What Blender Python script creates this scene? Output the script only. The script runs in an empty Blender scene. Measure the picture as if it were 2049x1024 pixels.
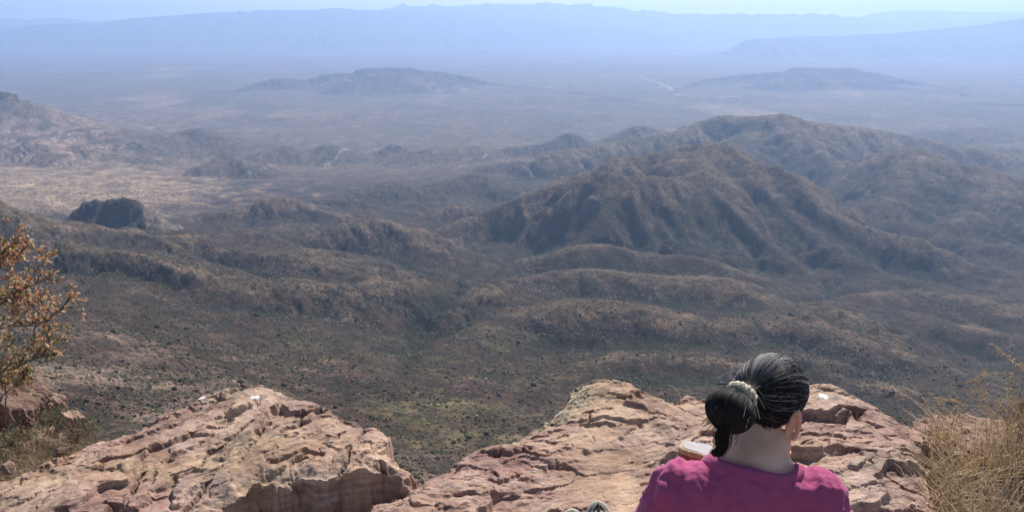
import bpy, math, random
import numpy as np
random.seed(7)
rng = np.random.default_rng(11)
R = math.radians
SC = bpy.context.scene
COL = SC.collection

# ------------------------------------------------------------------ camera
F = 1607.0
PITCH = R(16.4)
CAMZ = 1.62
cp, sp = math.cos(PITCH), math.sin(PITCH)
def ray(px, py):
    cx = (px - 1024.5) / F; cy = (512 - py) / F
    return cx, cp + cy * sp, -sp + cy * cp
def W(px, py, Y):
    dx, dy, dz = ray(px, py)
    t = Y / dy
    return np.array([dx * t, Y, CAMZ + dz * t])
def WZ(px, py, z):
    dx, dy, dz = ray(px, py)
    t = (z - CAMZ) / dz
    return np.array([dx * t, dy * t, z])
def proj(X, Y, Z):
    z = Z - CAMZ
    dep = Y * cp - z * sp
    up = Y * sp + z * cp
    return 1024.5 + F * X / dep, 512 - F * up / dep

cam_d = bpy.data.cameras.new('camera'); cam = bpy.data.objects.new('camera', cam_d)
COL.objects.link(cam); cam.location = (0, 0, CAMZ); cam.rotation_euler = (R(90) - PITCH, 0, 0)
cam_d.sensor_width = 36; cam_d.lens = 36 * F / 2049; cam_d.clip_start = .05; cam_d.clip_end = 400000
SC.camera = cam

# ------------------------------------------------------------------ light
SUN_EL, SUN_AZ = 42.0, 24.0        # azimuth clockwise from +Y (to the right of the view)
w = bpy.data.worlds.new('World'); SC.world = w; w.use_nodes = True
nt = w.node_tree; bg = nt.nodes['Background']
sky = nt.nodes.new('ShaderNodeTexSky'); sky.sky_type = 'NISHITA'; sky.sun_disc = False
sky.sun_elevation = R(SUN_EL); sky.sun_rotation = R(SUN_AZ); sky.air_density = 1.0; sky.dust_density = 2.0
sky.altitude = 2000
nt.links.new(sky.outputs[0], bg.inputs[0]); bg.inputs[1].default_value = .09
sl = bpy.data.lights.new('sun', 'SUN'); sl.energy = 5.0; sl.angle = R(.55); sl.color = (1, .955, .89)
so = bpy.data.objects.new('sun', sl); COL.objects.link(so)
from mathutils import Vector, Matrix
sd = Vector((math.sin(R(SUN_AZ)) * math.cos(R(SUN_EL)), math.cos(R(SUN_AZ)) * math.cos(R(SUN_EL)), math.sin(R(SUN_EL))))
so.rotation_euler = sd.to_track_quat('Z', 'Y').to_euler()
SC.view_settings.view_transform = 'Standard'; SC.view_settings.look = 'None'
SC.view_settings.exposure = 0.6; SC.view_settings.gamma = 1
cy = SC.cycles
cy.use_denoising = True
cy.max_bounces = 6; cy.diffuse_bounces = 3; cy.glossy_bounces = 2; cy.volume_bounces = 2; cy.transparent_max_bounces = 4
cy.use_adaptive_sampling = True; cy.adaptive_threshold = .006

# ------------------------------------------------------------------ noise
def _h(ix, iy, seed):
    h = (ix.astype(np.int64) * 374761393 + iy.astype(np.int64) * 668265263 + seed * 1442695041) & 0xFFFFFFFF
    h = ((h ^ (h >> 13)) * 1274126177) & 0xFFFFFFFF
    return (h ^ (h >> 16)) & 0xFFFFFFFF
def noise(x, y, seed=0):
    x0 = np.floor(x); y0 = np.floor(y); fx = x - x0; fy = y - y0
    ux = fx * fx * fx * (fx * (fx * 6 - 15) + 10); uy = fy * fy * fy * (fy * (fy * 6 - 15) + 10)
    def g(i, j):
        a = _h(x0 + i, y0 + j, seed) * (2 * math.pi / 4294967296.0)
        return np.cos(a) * (fx - i) + np.sin(a) * (fy - j)
    a = g(0, 0); b = g(1, 0); c = g(0, 1); d = g(1, 1)
    return ((a + (b - a) * ux) * (1 - uy) + (c + (d - c) * ux) * uy) * 1.5
def fbm(x, y, lam, octv, seed=0, pers=.5, billow=False, minlam=None):
    s = 0; a = 1.0; l = lam
    for o in range(octv):
        n = noise(x / l + 13.7 * o, y / l - 7.3 * o, seed + o)
        if billow: n = np.abs(n) * 2 - .5
        if minlam is not None: n = n * np.clip((l / minlam - 2) / 2, 0, 1)
        s = s + a * n; a *= pers; l *= .5
    return s
def sst(a, b, x):
    t = np.clip((x - a) / (b - a), 0, 1); return t * t * (3 - 2 * t)

# ------------------------------------------------------------------ mesh helpers
def np_mesh(name, V, Fq, smooth=True):
    V = np.ascontiguousarray(V, np.float32); Fq = np.ascontiguousarray(Fq, np.int32)
    me = bpy.data.meshes.new(name); k = Fq.shape[1]; n = len(Fq)
    me.vertices.add(len(V)); me.vertices.foreach_set('co', V.ravel())
    me.loops.add(n * k); me.loops.foreach_set('vertex_index', Fq.ravel())
    me.polygons.add(n); me.polygons.foreach_set('loop_start', np.arange(n, dtype=np.int32) * k)
    me.polygons.foreach_set('loop_total', np.full(n, k, np.int32))
    me.polygons.foreach_set('use_smooth', np.full(n, smooth, bool))
    me.update(calc_edges=True)
    return me
def add_attr(me, name, C):
    a = me.color_attributes.new(name, 'FLOAT_COLOR', 'POINT')
    C4 = np.ones((len(C), 4), np.float32); C4[:, :C.shape[1]] = C
    a.data.foreach_set('color', C4.ravel())
def link(name, me, mat, parent=None, label=None, cat=None, group=None, kind=None):
    o = bpy.data.objects.new(name, me); COL.objects.link(o)
    if me is not None and mat is not None: me.materials.append(mat)
    if parent is not None: o.parent = parent
    if label: o['label'] = label
    if cat: o['category'] = cat
    if group: o['group'] = group
    if kind: o['kind'] = kind
    return o
def grid_faces(nr, nc):
    i = np.arange(nr * nc).reshape(nr, nc)
    return np.stack([i[:-1, :-1], i[:-1, 1:], i[1:, 1:], i[1:, :-1]], -1).reshape(-1, 4)

class NT:
    def __init__(s, name):
        s.m = bpy.data.materials.new(name); s.m.use_nodes = True; s.t = s.m.node_tree
        s.b = s.t.nodes['Principled BSDF']; s.out = s.t.nodes['Material Output']
    def n(s, typ, **kw):
        nd = s.t.nodes.new('ShaderNode' + typ)
        for k, v in kw.items():
            if k.startswith('_'): nd.inputs[k[1:].replace('_', ' ')].default_value = v
            else: setattr(nd, k, v)
        return nd
    def l(s, a, b): s.t.links.new(a, b)
    def noise(s, vec, scale, detail=4, rough=.55, dist=0):
        nd = s.n('TexNoise'); nd.inputs['Scale'].default_value = scale; nd.inputs['Detail'].default_value = detail
        nd.inputs['Roughness'].default_value = rough; nd.inputs['Distortion'].default_value = dist
        if vec: s.l(vec, nd.inputs['Vector'])
        return nd.outputs['Fac']
    def ramp(s, fac, stops, interp='LINEAR'):
        nd = s.n('ValToRGB'); s.l(fac, nd.inputs[0]); cr = nd.color_ramp; cr.interpolation = interp
        while len(cr.elements) < len(stops): cr.elements.new(.5)
        for e, (p, c) in zip(cr.elements, stops):
            e.position = p; e.color = (*c, 1) if len(c) == 3 else c
        return nd.outputs[0]
    def mix(s, fac, a, b, mode='MIX'):
        nd = s.n('Mix', data_type='RGBA', blend_type=mode)
        for sock, v in ((nd.inputs[0], fac), (nd.inputs[6], a), (nd.inputs[7], b)):
            if isinstance(v, (int, float)): sock.default_value = v
            elif isinstance(v, tuple): sock.default_value = (*v, 1)
            else: s.l(v, sock)
        return nd.outputs[2]
    def math(s, op, a, b=0.0, clamp=False):
        nd = s.n('Math', operation=op, use_clamp=clamp)
        for sock, v in ((nd.inputs[0], a), (nd.inputs[1], b)):
            if isinstance(v, (int, float)): sock.default_value = v
            else: s.l(v, sock)
        return nd.outputs[0]
    def bump(s, h, dist, strength=1.0, prev=None):
        nd = s.n('Bump'); nd.inputs['Strength'].default_value = strength; nd.inputs['Distance'].default_value = dist
        s.l(h, nd.inputs['Height'])
        if prev: s.l(prev, nd.inputs['Normal'])
        return nd.outputs[0]
    def pos(s): return s.n('TexCoord').outputs['Object']
    def mapping(s, vec, scale=(1, 1, 1), rot=(0, 0, 0)):
        nd = s.n('Mapping'); nd.inputs['Scale'].default_value = scale; nd.inputs['Rotation'].default_value = rot
        s.l(vec, nd.inputs['Vector']); return nd.outputs[0]
    def attr(s, name): return s.n('Attribute', attribute_name=name).outputs['Color']
    def fin(s, color, rough=.9, normal=None, spec=.3):
        if isinstance(color, tuple): s.b.inputs['Base Color'].default_value = (*color, 1)
        else: s.l(color, s.b.inputs['Base Color'])
        if isinstance(rough, (int, float)): s.b.inputs['Roughness'].default_value = rough
        else: s.l(rough, s.b.inputs['Roughness'])
        s.b.inputs['Specular IOR Level'].default_value = spec
        if normal: s.l(normal, s.b.inputs['Normal'])
        return s.m

# ------------------------------------------------------------------ TERRAIN
PLAIN = -1300.0
ctrl_px = [
 (50,600,1500),(50,700,1050),(100,800,780),(250,800,820),(300,700,1150),(300,600,1700),(300,520,2150),
 (500,520,2500),(500,600,1950),(500,700,1400),(600,780,1150),(650,430,3900),(300,472,2900),(200,420,4500),
 (650,350,6500),(100,380,5200),(100,300,7500),(1000,420,4500),(1100,335,6300),(850,480,3400),(900,560,2600),
 (900,640,2000),(800,700,1600),(850,800,1180),(850,900,860),(830,950,730),(500,470,3000),(700,560,2300),
 (2040,450,4200),(2040,520,3500),(2040,600,2700),(1800,480,4000),(1800,560,3050),(1900,700,2200),(1850,800,1500),
 (1950,850,1100),(1100,722,1660),(1200,775,1400),(1450,745,1600),(1650,735,1700),(1600,610,2400),
 (1020,514,3080),(1500,535,3050),(1650,530,3250),(1200,505,2980),(1700,420,5000),(1000,760,1420),(1150,585,2550),(1300,560,2750),
 (2000,340,6300),(1750,400,5300),(1250,330,6300),(700,640,1900),(150,520,2100),(1980,760,1700),
]
ctrl = []
for px, py, Y in ctrl_px:
    p = W(px, py, Y); ctrl.append((p[0] / Y, math.log(Y), p[2]))
for u in (-1, -.5, 0, .5, 1):
    for Y, z in ((560, -405), (300, -262), (100, -112), (30, -42), (8, -13)):
        ctrl.append((u, math.log(Y), z - (60 if Y > 200 and u > .3 else 0)))
    ctrl.append((u, math.log(9000), PLAIN)); ctrl.append((u, math.log(14000), PLAIN))
ctrl += [(-1, math.log(1000), -400), (-1, math.log(2000), -480), (-1, math.log(4000), -900),
         (1, math.log(1200), -750), (1, math.log(2500), -950), (1, math.log(4500), -1100)]
ctrl = np.array(ctrl)
def tps_fit(P, z, lam=.002):
    n = len(P); d = np.hypot(P[:, None, 0] - P[None, :, 0], P[:, None, 1] - P[None, :, 1])
    K = np.where(d > 0, d * d * np.log(np.maximum(d, 1e-9)), 0) + lam * np.eye(n)
    Q = np.c_[np.ones(n), P]; A = np.zeros((n + 3, n + 3)); A[:n, :n] = K; A[:n, n:] = Q; A[n:, :n] = Q.T
    return np.linalg.solve(A, np.r_[z, 0, 0, 0])
tw = tps_fit(ctrl[:, :2], ctrl[:, 2])
def base_h(u, v):
    s = tw[-3] + tw[-2] * u + tw[-1] * v
    for (cu, cv, _), wgt in zip(ctrl, tw[:-3]):
        d2 = (u - cu) ** 2 + (v - cv) ** 2
        s += wgt * .5 * d2 * np.log(np.maximum(d2, 1e-12))
    return s
QT = .9
NC, NR = int(1220 * QT), int(980 * QT)
v = np.concatenate([np.linspace(math.log(8), math.log(420), 50)[:-1], np.linspace(math.log(420), math.log(27000), int(NR * .76))[:-1], np.linspace(math.log(27000), math.log(64000), int(NR * .24))])
u = np.linspace(-.92, .92, NC)
U, Vv = np.meshgrid(u, v)
GY = np.exp(Vv); GX = U * GY
Z = base_h(U, Vv)
far = sst(math.log(7500), math.log(10500), Vv)
Z = Z * (1 - far) + PLAIN * far
CELL = GY * .0021 / QT
# wide relief of the badlands and plain
wx = GX + 120 * fbm(GX, GY, 700, 3, 91); wy = GY + 120 * fbm(GX, GY, 700, 3, 97)
near = sst(350, 700, GY)
amp = near * ((5 + 9 * sst(1300, 3000, GY)) * (1 - sst(4500, 7000, GY)) + 5)
Z += amp * fbm(wx, wy, 620, 7, 3, .58, True, CELL)
rough_left = sst(-.12, -.35, U) * sst(6000, 7500, GY) * (1 - sst(10500, 13000, GY))
Z += rough_left * 16 * np.clip(fbm(wx, wy, 1500, 6, 23, .42, True, CELL), -.2, 3)
Z += sst(9000, 12000, GY) * 26 * fbm(GX, GY * .6, 2600, 6, 29, .5, False, CELL)
ID = np.zeros(Z.shape, np.int16)

def catmull(P, k=5):
    P = np.asarray(P, float); Q = np.vstack([2 * P[0] - P[1], P, 2 * P[-1] - P[-2]]); out = []
    for i in range(1, len(Q) - 2):
        for t in np.arange(k) / k:
            a, b, c, d = Q[i - 1], Q[i], Q[i + 1], Q[i + 2]
            out.append(.5 * ((2 * b) + (c - a) * t + (2 * a - 5 * b + 4 * c - d) * t * t + (3 * b - a - 3 * c + d) * t ** 3))
    out.append(P[-1]); return np.array(out)
GROUPS = ['terrain']
def feat(group, pts, slope=.42, r=40, gul=.25, lam=160, k=14, mesa=None, jag=0, sharp=False, seed=0):
    """one crest line of the real terrain: its height falls away on both sides in spurs and gullies"""
    global Z
    if group not in GROUPS: GROUPS.append(group)
    gid = GROUPS.index(group)
    # a low crest on the plain stands just above the plain's level
    pts = [(a, b, min(Yq, (CAMZ - PLAIN - (22 if group == 'mesa_hills' else 14)) / max(-ray(a, b)[2] / ray(a, b)[1], 1e-4))) if group in ('mesa_hills', 'badland_hills') else (a, b, Yq) for a, b, Yq in pts]
    P = np.array([W(*q[:3]) for q in pts]);
    P = P if sharp else catmull(P)
    zmax = P[:, 2].max(); reach = (zmax - PLAIN + 60) / slope * 1.6
    m = (GX > P[:, 0].min() - reach) & (GX < P[:, 0].max() + reach) & (GY > P[:, 1].min() - reach) & (GY < P[:, 1].max() + reach)
    if not m.any(): return
    x = GX[m]; y = GY[m]; z0 = Z[m]
    best = np.full(x.shape, 1e18); ZW = np.zeros(x.shape); WW = np.zeros(x.shape)
    for a, b in zip(P[:-1], P[1:]):
        ax, ay = a[:2]; bx, by = b[:2] - a[:2]; L2 = bx * bx + by * by + 1e-9
        t = np.clip(((x - ax) * bx + (y - ay) * by) / L2, 0, 1)
        d2 = (x - ax - t * bx) ** 2 + (y - ay - t * by) ** 2
        best = np.minimum(best, d2)
        wq = (d2 + r * r * .3 + 25) ** -2.5 * math.sqrt(L2); ZW += wq * (a[2] + (b[2] - a[2]) * t); WW += wq
    d = np.sqrt(best); ZR = ZW / WW
    ex = P[-1, :2] - P[0, :2]; ex /= np.linalg.norm(ex) + 1e-9
    S = x * ex[0] + y * ex[1]; T = -x * ex[1] + y * ex[0]
    if jag: ZR = ZR + jag * fbm(S, S * 0, lam * .7, 4, 40 + seed)
    warp = fbm(x, y, lam * 2.2, 4, 50 + seed) * .55
    # spurs run down from the crest: folds repeat along it
    ang = S / lam + warp
    fold = np.abs(noise(ang, T / (lam * 6) + seed, 60 + seed)) * 2 + .45 * np.abs(noise(ang * 2.3, T / (lam * 3), 61 + seed)) * 2
    fold = np.clip(.5 - fold, -1, .6)
    f = slope * (np.sqrt(d * d + r * r) - r)
    if mesa:
        cw, ch = mesa
        f = slope * .12 * np.minimum(d, cw) + ch * sst(cw, cw * 1.25 + 10, d) + slope * np.maximum(d - cw, 0)
    h = ZR - f - gul * 1.1 * fold * np.minimum(f, lam * slope * .8)
    cell = CELL[m]
    h = h + (.028 if group in ('foothills', 'right_hills') else .05) * min(lam, 170) * (.35 + .65 * sst(0, lam * .3, d)) * fbm(x + 25 * warp, y, 95, 5, 70 + seed, .62, True, cell)
    dd = h - z0
    hh = np.clip(.5 + .5 * dd / k, 0, 1)
    zn = z0 * (1 - hh) + h * hh + k * hh * (1 - hh)
    Z[m] = zn
    idm = ID[m]; idm[dd > 2] = gid; ID[m] = idm

# far ranges
feat('far_mountains', [(-160,36,58000),(0,38,58000),(60,40,58000),(110,36,58000),(190,43,58000),(300,48,58000)], .25, 200, .3, 1800, 20, seed=1)
feat('far_mountains', [(1560,36,60000),(1680,42,60000),(1760,25,60000),(1850,22,60000),(1930,24,60000),(2049,26,60000),(2200,24,60000)], .2, 200, .3, 1800, 20, seed=2)
feat('far_mountains', [(1650,48,50000),(1672,43,50000),(1700,38,50000),(1735,45,50000),(1800,48,50000),(1840,42,50000),(1868,33,50000),(1890,40,50000),(1930,46,50000),(1985,40,50000)], .2, 100, .3, 900, 20, seed=3)
feat('mountain_range', [(735,30,50000),(765,20,50000),(790,14,50000),(810,8,50000),(822,13,50000),(870,10,50000),(910,14,50000),(950,9,50000),(1024,8,50000),(1060,9,50000),(1090,5,50000),(1120,9,50000),(1180,8,50000),(1190,14,50000),(1230,15,50000),(1260,20,50000),(1300,22,50000),(1345,27,50000),(1380,28,50000),(1460,28,50000),(1560,29,50000),(1650,29,50000),(1750,40,50000)], .3, 60, .3, 900, 20, jag=110, seed=4)
feat('mountain_range', [(-200,80,42000),(0,62,42000),(50,52,42000),(125,47,42000),(200,45,42000),(270,36,42000),(350,31,42000),(420,25,42000),(474,24,42000),(480,18,42000),(484,24,42000),(505,23,42000),(511,20,42000),(550,20,42000),(625,20,42000),(675,16,42000),(720,20,42000),(765,21,42000),(860,24,43000),(960,30,43000),(1060,38,43000),(1150,50,42000),(1300,62,42000)], .3, 60, .3, 1100, 20, jag=12, sharp=True, seed=5)
feat('mountain_range', [(1452,118,30000),(1462,100,30000),(1480,88,30000),(1499,80,30000),(1574,75,30500),(1674,72,31000),(1774,67,31000),(1844,62,31000),(1874,59,31000),(1949,52,31000),(1999,44,31000),(2049,38,31000),(2200,25,31000)], .33, 120, .3, 900, 20, jag=25, seed=6)
feat('far_hills', [(830,108,33000),(900,104,33000),(1000,100,33000),(1100,104,33000)], .2, 150, .2, 900, 10, seed=7)
# mesas on the plain
feat('mesa_hills', [(380,188,15500),(465,183,15500),(520,165,15800),(550,157,16000),(585,157,16200),(610,161,16300),(630,156,16400),(650,149,16500),(705,146,16600),(720,138,16700),(765,136,16700),(820,136,16900),(845,142,16900),(890,145,17000),(915,150,17000),(950,157,17000),(980,165,17000),(1020,171,16900),(1100,179,16500),(1180,188,16000),(1290,200,15500)], .22, 60, .5, 330, 25, mesa=(70, 45), sharp=True, seed=8)
feat('mesa_hills', [(705,152,15800),(740,150,15600),(800,152,15700),(870,156,15700)], .25, 60, .5, 260, 25, mesa=(60,40), seed=9)
feat('mesa_hills', [(1354,180,16500),(1404,161,17000),(1474,150,17500),(1539,145,17500),(1574,142,17500),(1589,135,17500),(1634,136,17500),(1689,137,17500),(1704,135,17500),(1724,142,17500),(1759,147,17300),(1824,162,17000),(1874,172,16800),(1939,190,16200)], .23, 60, .5, 330, 25, mesa=(60, 35), sharp=True, seed=10)
feat('mesa_hills', [(1560,158,16200),(1640,160,16000),(1700,162,16000),(1830,178,15600)], .24, 60, .5, 260, 25, mesa=(50, 20), seed=11)
# left badlands
feat('badland_hills', [(-150,178,8600),(-40,180,8600),(15,185,8500),(28,190,8500)], .45, 20, .2, 200, 15, mesa=(45, 60), seed=12)
feat('badland_hills', [(20,203,8400),(60,230,8300),(110,250,8200),(170,256,8000),(240,264,7900),(330,272,7800)], .2, 50, .25, 260, 25, seed=13)
feat('badland_hills', [(-20,300,6900),(40,285,7000),(65,278,7000),(85,284,6900),(110,312,6500)], .4, 25, .5, 140, 10, seed=14)
feat('badland_hills', [(100,305,6900),(150,292,7000),(180,292,7000),(230,310,6900),(300,318,6800)], .35, 25, .5, 140, 10, seed=15)
feat('badland_hills', [(330,270,7900),(370,262,8000),(392,257,8000),(420,268,7900),(450,275,7800)], .3, 25, .4, 120, 10, seed=16)
feat('badland_hills', [(410,335,6200),(435,318,6400),(451,306,6500),(463,312,6500),(500,330,6300)], .4, 12, .4, 90, 10, seed=17)
feat('badland_hills', [(545,300,7400),(568,290,7500),(590,298,7400)], .33, 20, .4, 90, 10, seed=18)
feat('badland_hills', [(630,298,7500),(652,289,7500),(672,296,7400)], .33, 20, .4, 90, 10, seed=19)
feat('badland_hills', [(779,289,7600),(788,288,7600),(799,290,7600)], .5, 10, .4, 70, 6, mesa=(12, 22), seed=20)
feat('badland_hills', [(740,385,4700),(765,372,4800),(788,362,4900),(812,374,4850),(840,385,4700)], .36, 18, .6, 90, 10, seed=21)
feat('badland_hills', [(880,372,5000),(905,358,5200),(935,348,5300),(965,352,5300),(985,360,5200),(1010,374,5000)], .36, 20, .6, 100, 10, seed=22)
feat('badland_hills', [(640,400,4500),(690,398,4500),(720,404,4400)], .3, 20, .5, 100, 10, seed=23)
feat('badland_hills', [(1000,328,6300),(1040,322,6300),(1060,330,6200)], .3, 15, .5, 100, 10, seed=24)
feat('badland_hills', [(1000,300,7400),(1020,293,7400),(1050,292,7400),(1080,288,7400),(1105,283,7400),(1130,268,7500),(1145,266,7500),(1165,280,7400),(1190,290,7300)], .42, 20, .4, 120, 10, seed=25)
feat('badland_hills', [(1200,285,7700),(1235,268,7800),(1262,255,7900),(1282,251,7900),(1300,254,7900),(1325,268,7700)], .42, 25, .4, 130, 10, seed=26)
feat('badland_hills', [(225,206,13300),(245,201,13500),(270,206,13300)], .2, 30, .3, 160, 8, seed=60)
feat('badland_hills', [(330,214,12500),(355,209,12700),(385,214,12500)], .18, 30, .3, 160, 8, seed=61)
feat('mesa_hills', [(1040,172,18500),(1080,166,18800),(1110,170,18500),(1150,178,18000)], .12, 60, .3, 260, 8, seed=62)
feat('mesa_hills', [(1180,196,15000),(1230,194,15200),(1270,198,15000),(1300,204,14600)], .12, 40, .3, 220, 8, seed=63)
feat('mesa_hills', [(1830,185,16500),(1900,178,17000),(1960,171,17500),(2010,172,17500),(2080,178,17500)], .16, 60, .3, 260, 12, seed=64)
feat('mesa_hills', [(1900,215,12800),(1960,206,13200),(2060,210,13000)], .13, 60, .3, 260, 12, seed=65)
feat('badland_hills', [(1500,262,9500),(1560,258,9800),(1640,262,9600)], .1, 60, .3, 260, 8, seed=66)
feat('badland_hills', [(1900,262,9000),(1950,255,9300),(2010,262,9100)], .2, 40, .4, 160, 8, seed=67)
feat('badland_hills', [(1960,300,7300),(2000,292,7600),(2060,298,7500)], .3, 25, .5, 130, 8, seed=68)
feat('badland_hills', [(860,300,7300),(900,296,7400),(940,292,7500),(960,300,7300)], .2, 20, .5, 110, 8, seed=69)
# right hand ranges
feat('ridge_mountain', [(1110,303,6000),(1194,290,6300),(1274,276,6500),(1340,262,6600),(1374,258,6700),(1404,241,6800),(1439,231,6800),(1474,231,6800),(1504,232,6700),(1549,228,6600),(1569,226,6500),(1584,238,6500),(1624,243,6700),(1684,250,6900),(1749,258,7000),(1789,265,7000),(1824,272,7000),(1874,281,7000),(1930,292,6800),(1990,300,6600)], .5, 18, .6, 230, 18, jag=8, sharp=True, seed=27)
feat('ridge_mountain', [(1569,228,6480),(1590,252,6200),(1625,285,5800),(1660,315,5500),(1700,345,5200)], .5, 15, .6, 170, 14, seed=28)
feat('ridge_mountain', [(1520,262,6400),(1490,285,6000),(1500,320,5500),(1560,350,5100)], .42, 25, .6, 170, 14, seed=128)
feat('ridge_mountain', [(1624,380,4800),(1680,358,5000),(1724,330,5100),(1774,306,5200),(1834,295,5200),(1852,300,5200),(1874,314,5150),(1909,325,5100),(1959,331,5100),(1984,341,5000),(2040,356,4900)], .46, 16, .6, 190, 15, seed=29)
feat('ridge_mountain', [(1840,300,5150),(1830,345,4700),(1800,385,4400),(1760,410,4200)], .4, 25, .6, 160, 14, seed=129)
feat('ridge_mountain', [(1984,341,5000),(1990,380,4500),(1960,420,4100),(1900,450,3850)], .4, 25, .6, 160, 14, seed=130)
feat('ridge_mountain', [(1640,402,4400),(1720,428,4100),(1800,444,3950),(1900,470,3750),(2060,505,3500)], .35, 30, .6, 160, 15, seed=30)
feat('ridge_mountain', [(1700,470,3700),(1800,500,3450),(1900,520,3300),(2049,548,3200)], .32, 35, .5, 150, 15, seed=31)
# the big mountain in the middle
feat('central_mountain', [(850,470,3400),(900,448,3450),(960,425,3550),(1024,400,3570),(1124,362,3600),(1180,345,3450),(1214,342,3400),(1260,352,3400),(1310,352,3400),(1350,356,3450),(1395,345,3500),(1412,330,3620),(1400,305,3920),(1430,287,4070),(1452,288,4070),(1469,300,4020),(1504,322,3920),(1554,330,3870),(1589,350,3770),(1607,374,3670),(1634,402,3570),(1674,430,3470),(1749,455,3370),(1849,480,3270)], .60, 14, .35, 260, 14, jag=5, seed=32)
feat('central_mountain', [(1274,312,4170),(1334,300,4170),(1374,291,4170),(1424,286,4120)], .5, 20, .6, 150, 14, seed=33)
feat('central_mountain', [(1214,343,3390),(1216,380,3268),(1212,420,3171),(1195,455,3094),(1150,485,3033),(1090,510,2983),(1030,522,2960)], .55, 10, .8, 110, 12, seed=34)
feat('central_mountain', [(1395,346,3490),(1440,385,3360),(1480,420,3273),(1520,465,3172),(1560,505,3089),(1620,540,3020)], .55, 8, .7, 100, 10, seed=35)
feat('central_mountain', [(1310,353,3390),(1330,400,3241),(1352,440,3147),(1385,480,3061),(1420,505,3010)], .52, 8, .7, 90, 10, seed=36)
feat('central_mountain', [(1504,324,3910),(1545,385,3608),(1590,430,3440),(1640,470,3303),(1700,510,3174),(1760,540,3080)], .5, 10, .7, 110, 10, seed=37)
feat('central_mountain', [(1262,354,3390),(1272,400,3229),(1285,440,3125),(1310,480,3030)], .52, 8, .7, 80, 10, seed=137)
# foothill spurs in front of it
feat('foothills', [(920,560,2560),(1034,525,2770),(1112,505,2790),(1171,490,2820),(1210,488,2820),(1241,494,2810),(1288,505,2790),(1327,511,2770),(1359,509,2770),(1409,517,2750),(1464,537,2690),(1523,556,2620),(1580,590,2470)], .48, 30, .14, 300, 22, seed=38)
feat('foothills', [(905,640,2100),(956,595,2210),(1019,568,2390),(1093,548,2420),(1151,541,2420),(1214,543,2410),(1269,548,2390),(1347,554,2370),(1425,558,2360),(1464,558,2340),(1500,580,2270),(1560,622,2150)], .42, 34, .12, 300, 24, seed=39)
feat('foothills', [(880,720,1680),(960,668,1780),(1019,638,1910),(1073,620,1930),(1136,611,1940),(1190,607,1940),(1269,613,1920),(1347,630,1890),(1398,642,1870),(1433,650,1860),(1484,642,1890),(1542,634,1930),(1600,644,1930),(1650,665,1870),(1710,690,1810)], .34, 34, .12, 280, 24, seed=40)
feat('foothills', [(1150,780,1420),(1190,742,1500),(1230,718,1550),(1269,712,1560),(1327,718,1560),(1386,721,1560),(1444,725,1560),(1520,740,1520),(1600,770,1440)], .36, 26, .12, 240, 16, seed=41)
feat('right_hills', [(1540,640,2100),(1580,622,2150),(1630,612,2180),(1680,622,2130),(1725,645,2050),(1776,675,1950),(1806,703,1880),(1860,733,1800),(1897,752,1750),(1952,771,1700),(2003,789,1650),(2080,815,1600)], .46, 12, .45, 120, 20, seed=42)
feat('right_hills', [(1600,712,1620),(1623,716,1620),(1660,738,1560),(1700,760,1520),(1745,768,1490),(1784,777,1470),(1828,796,1440),(1871,822,1400),(1900,847,1360),(1960,880,1300)], .36, 26, .15, 200, 16, seed=43)
feat('right_hills', [(1760,590,2650),(1830,583,2700),(1900,590,2650),(1980,605,2550),(2070,620,2500)], .3, 40, .45, 140, 20, seed=44)
feat('right_hills', [(1880,650,2300),(1960,660,2250),(2050,680,2200),(2150,690,2200)], .3, 40, .45, 140, 20, seed=45)
# left
feat('left_hills', [(-300,330,2300),(-100,370,2350),(0,399,2400),(50,421,2450),(100,434,2500),(150,442,2550),(210,452,2600),(260,464,2600),(330,475,2500)], .38, 18, .45, 130, 20, seed=46)
feat('left_hills', [(300,458,3500),(380,436,3600),(450,424,3700),(490,420,3750),(515,402,3800),(545,394,3850),(580,398,3850),(610,412,3800),(650,425,3700),(700,432,3600)], .36, 22, .45, 120, 20, seed=47)
feat('left_hills', [(600,480,2900),(650,455,3000),(700,441,3080),(740,436,3100),(780,446,3080),(820,474,3000),(850,500,2900)], .38, 16, .45, 100, 20, seed=48)
feat('left_hills', [(40,470,1950),(102,475,2020),(171,497,2000),(273,503,2020),(320,518,2000),(365,540,1960),(410,560,1900)], .5, 8, .45, 90, 20, seed=49)
feat('left_hills', [(480,500,2500),(560,505,2450),(620,520,2350),(700,545,2200),(760,570,2100)], .32, 20, .45, 110, 20, seed=50)
feat('left_hills', [(400,575,1850),(512,562,1950),(600,566,1980),(700,570,2030),(800,566,2100),(870,578,2120)], .3, 25, .45, 110, 20, seed=51)
feat('left_hills', [(850,432,4000),(868,418,4050),(900,411,4100),(940,416,4050)], .5, 14, .45, 90, 20, seed=52)
feat('butte', [(122,440,3150),(140,424,3150),(160,406,3150),(185,398,3150),(204,401,3130)], .75, 12, .5, 60, 8, jag=3, seed=53)
feat('butte', [(214,400,3120),(228,396,3110),(252,394,3100),(270,399,3100),(284,414,3080),(292,440,3000)], .95, 14, .4, 60, 8, jag=3, seed=54)
Z[~np.isfinite(Z)] = PLAIN
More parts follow.
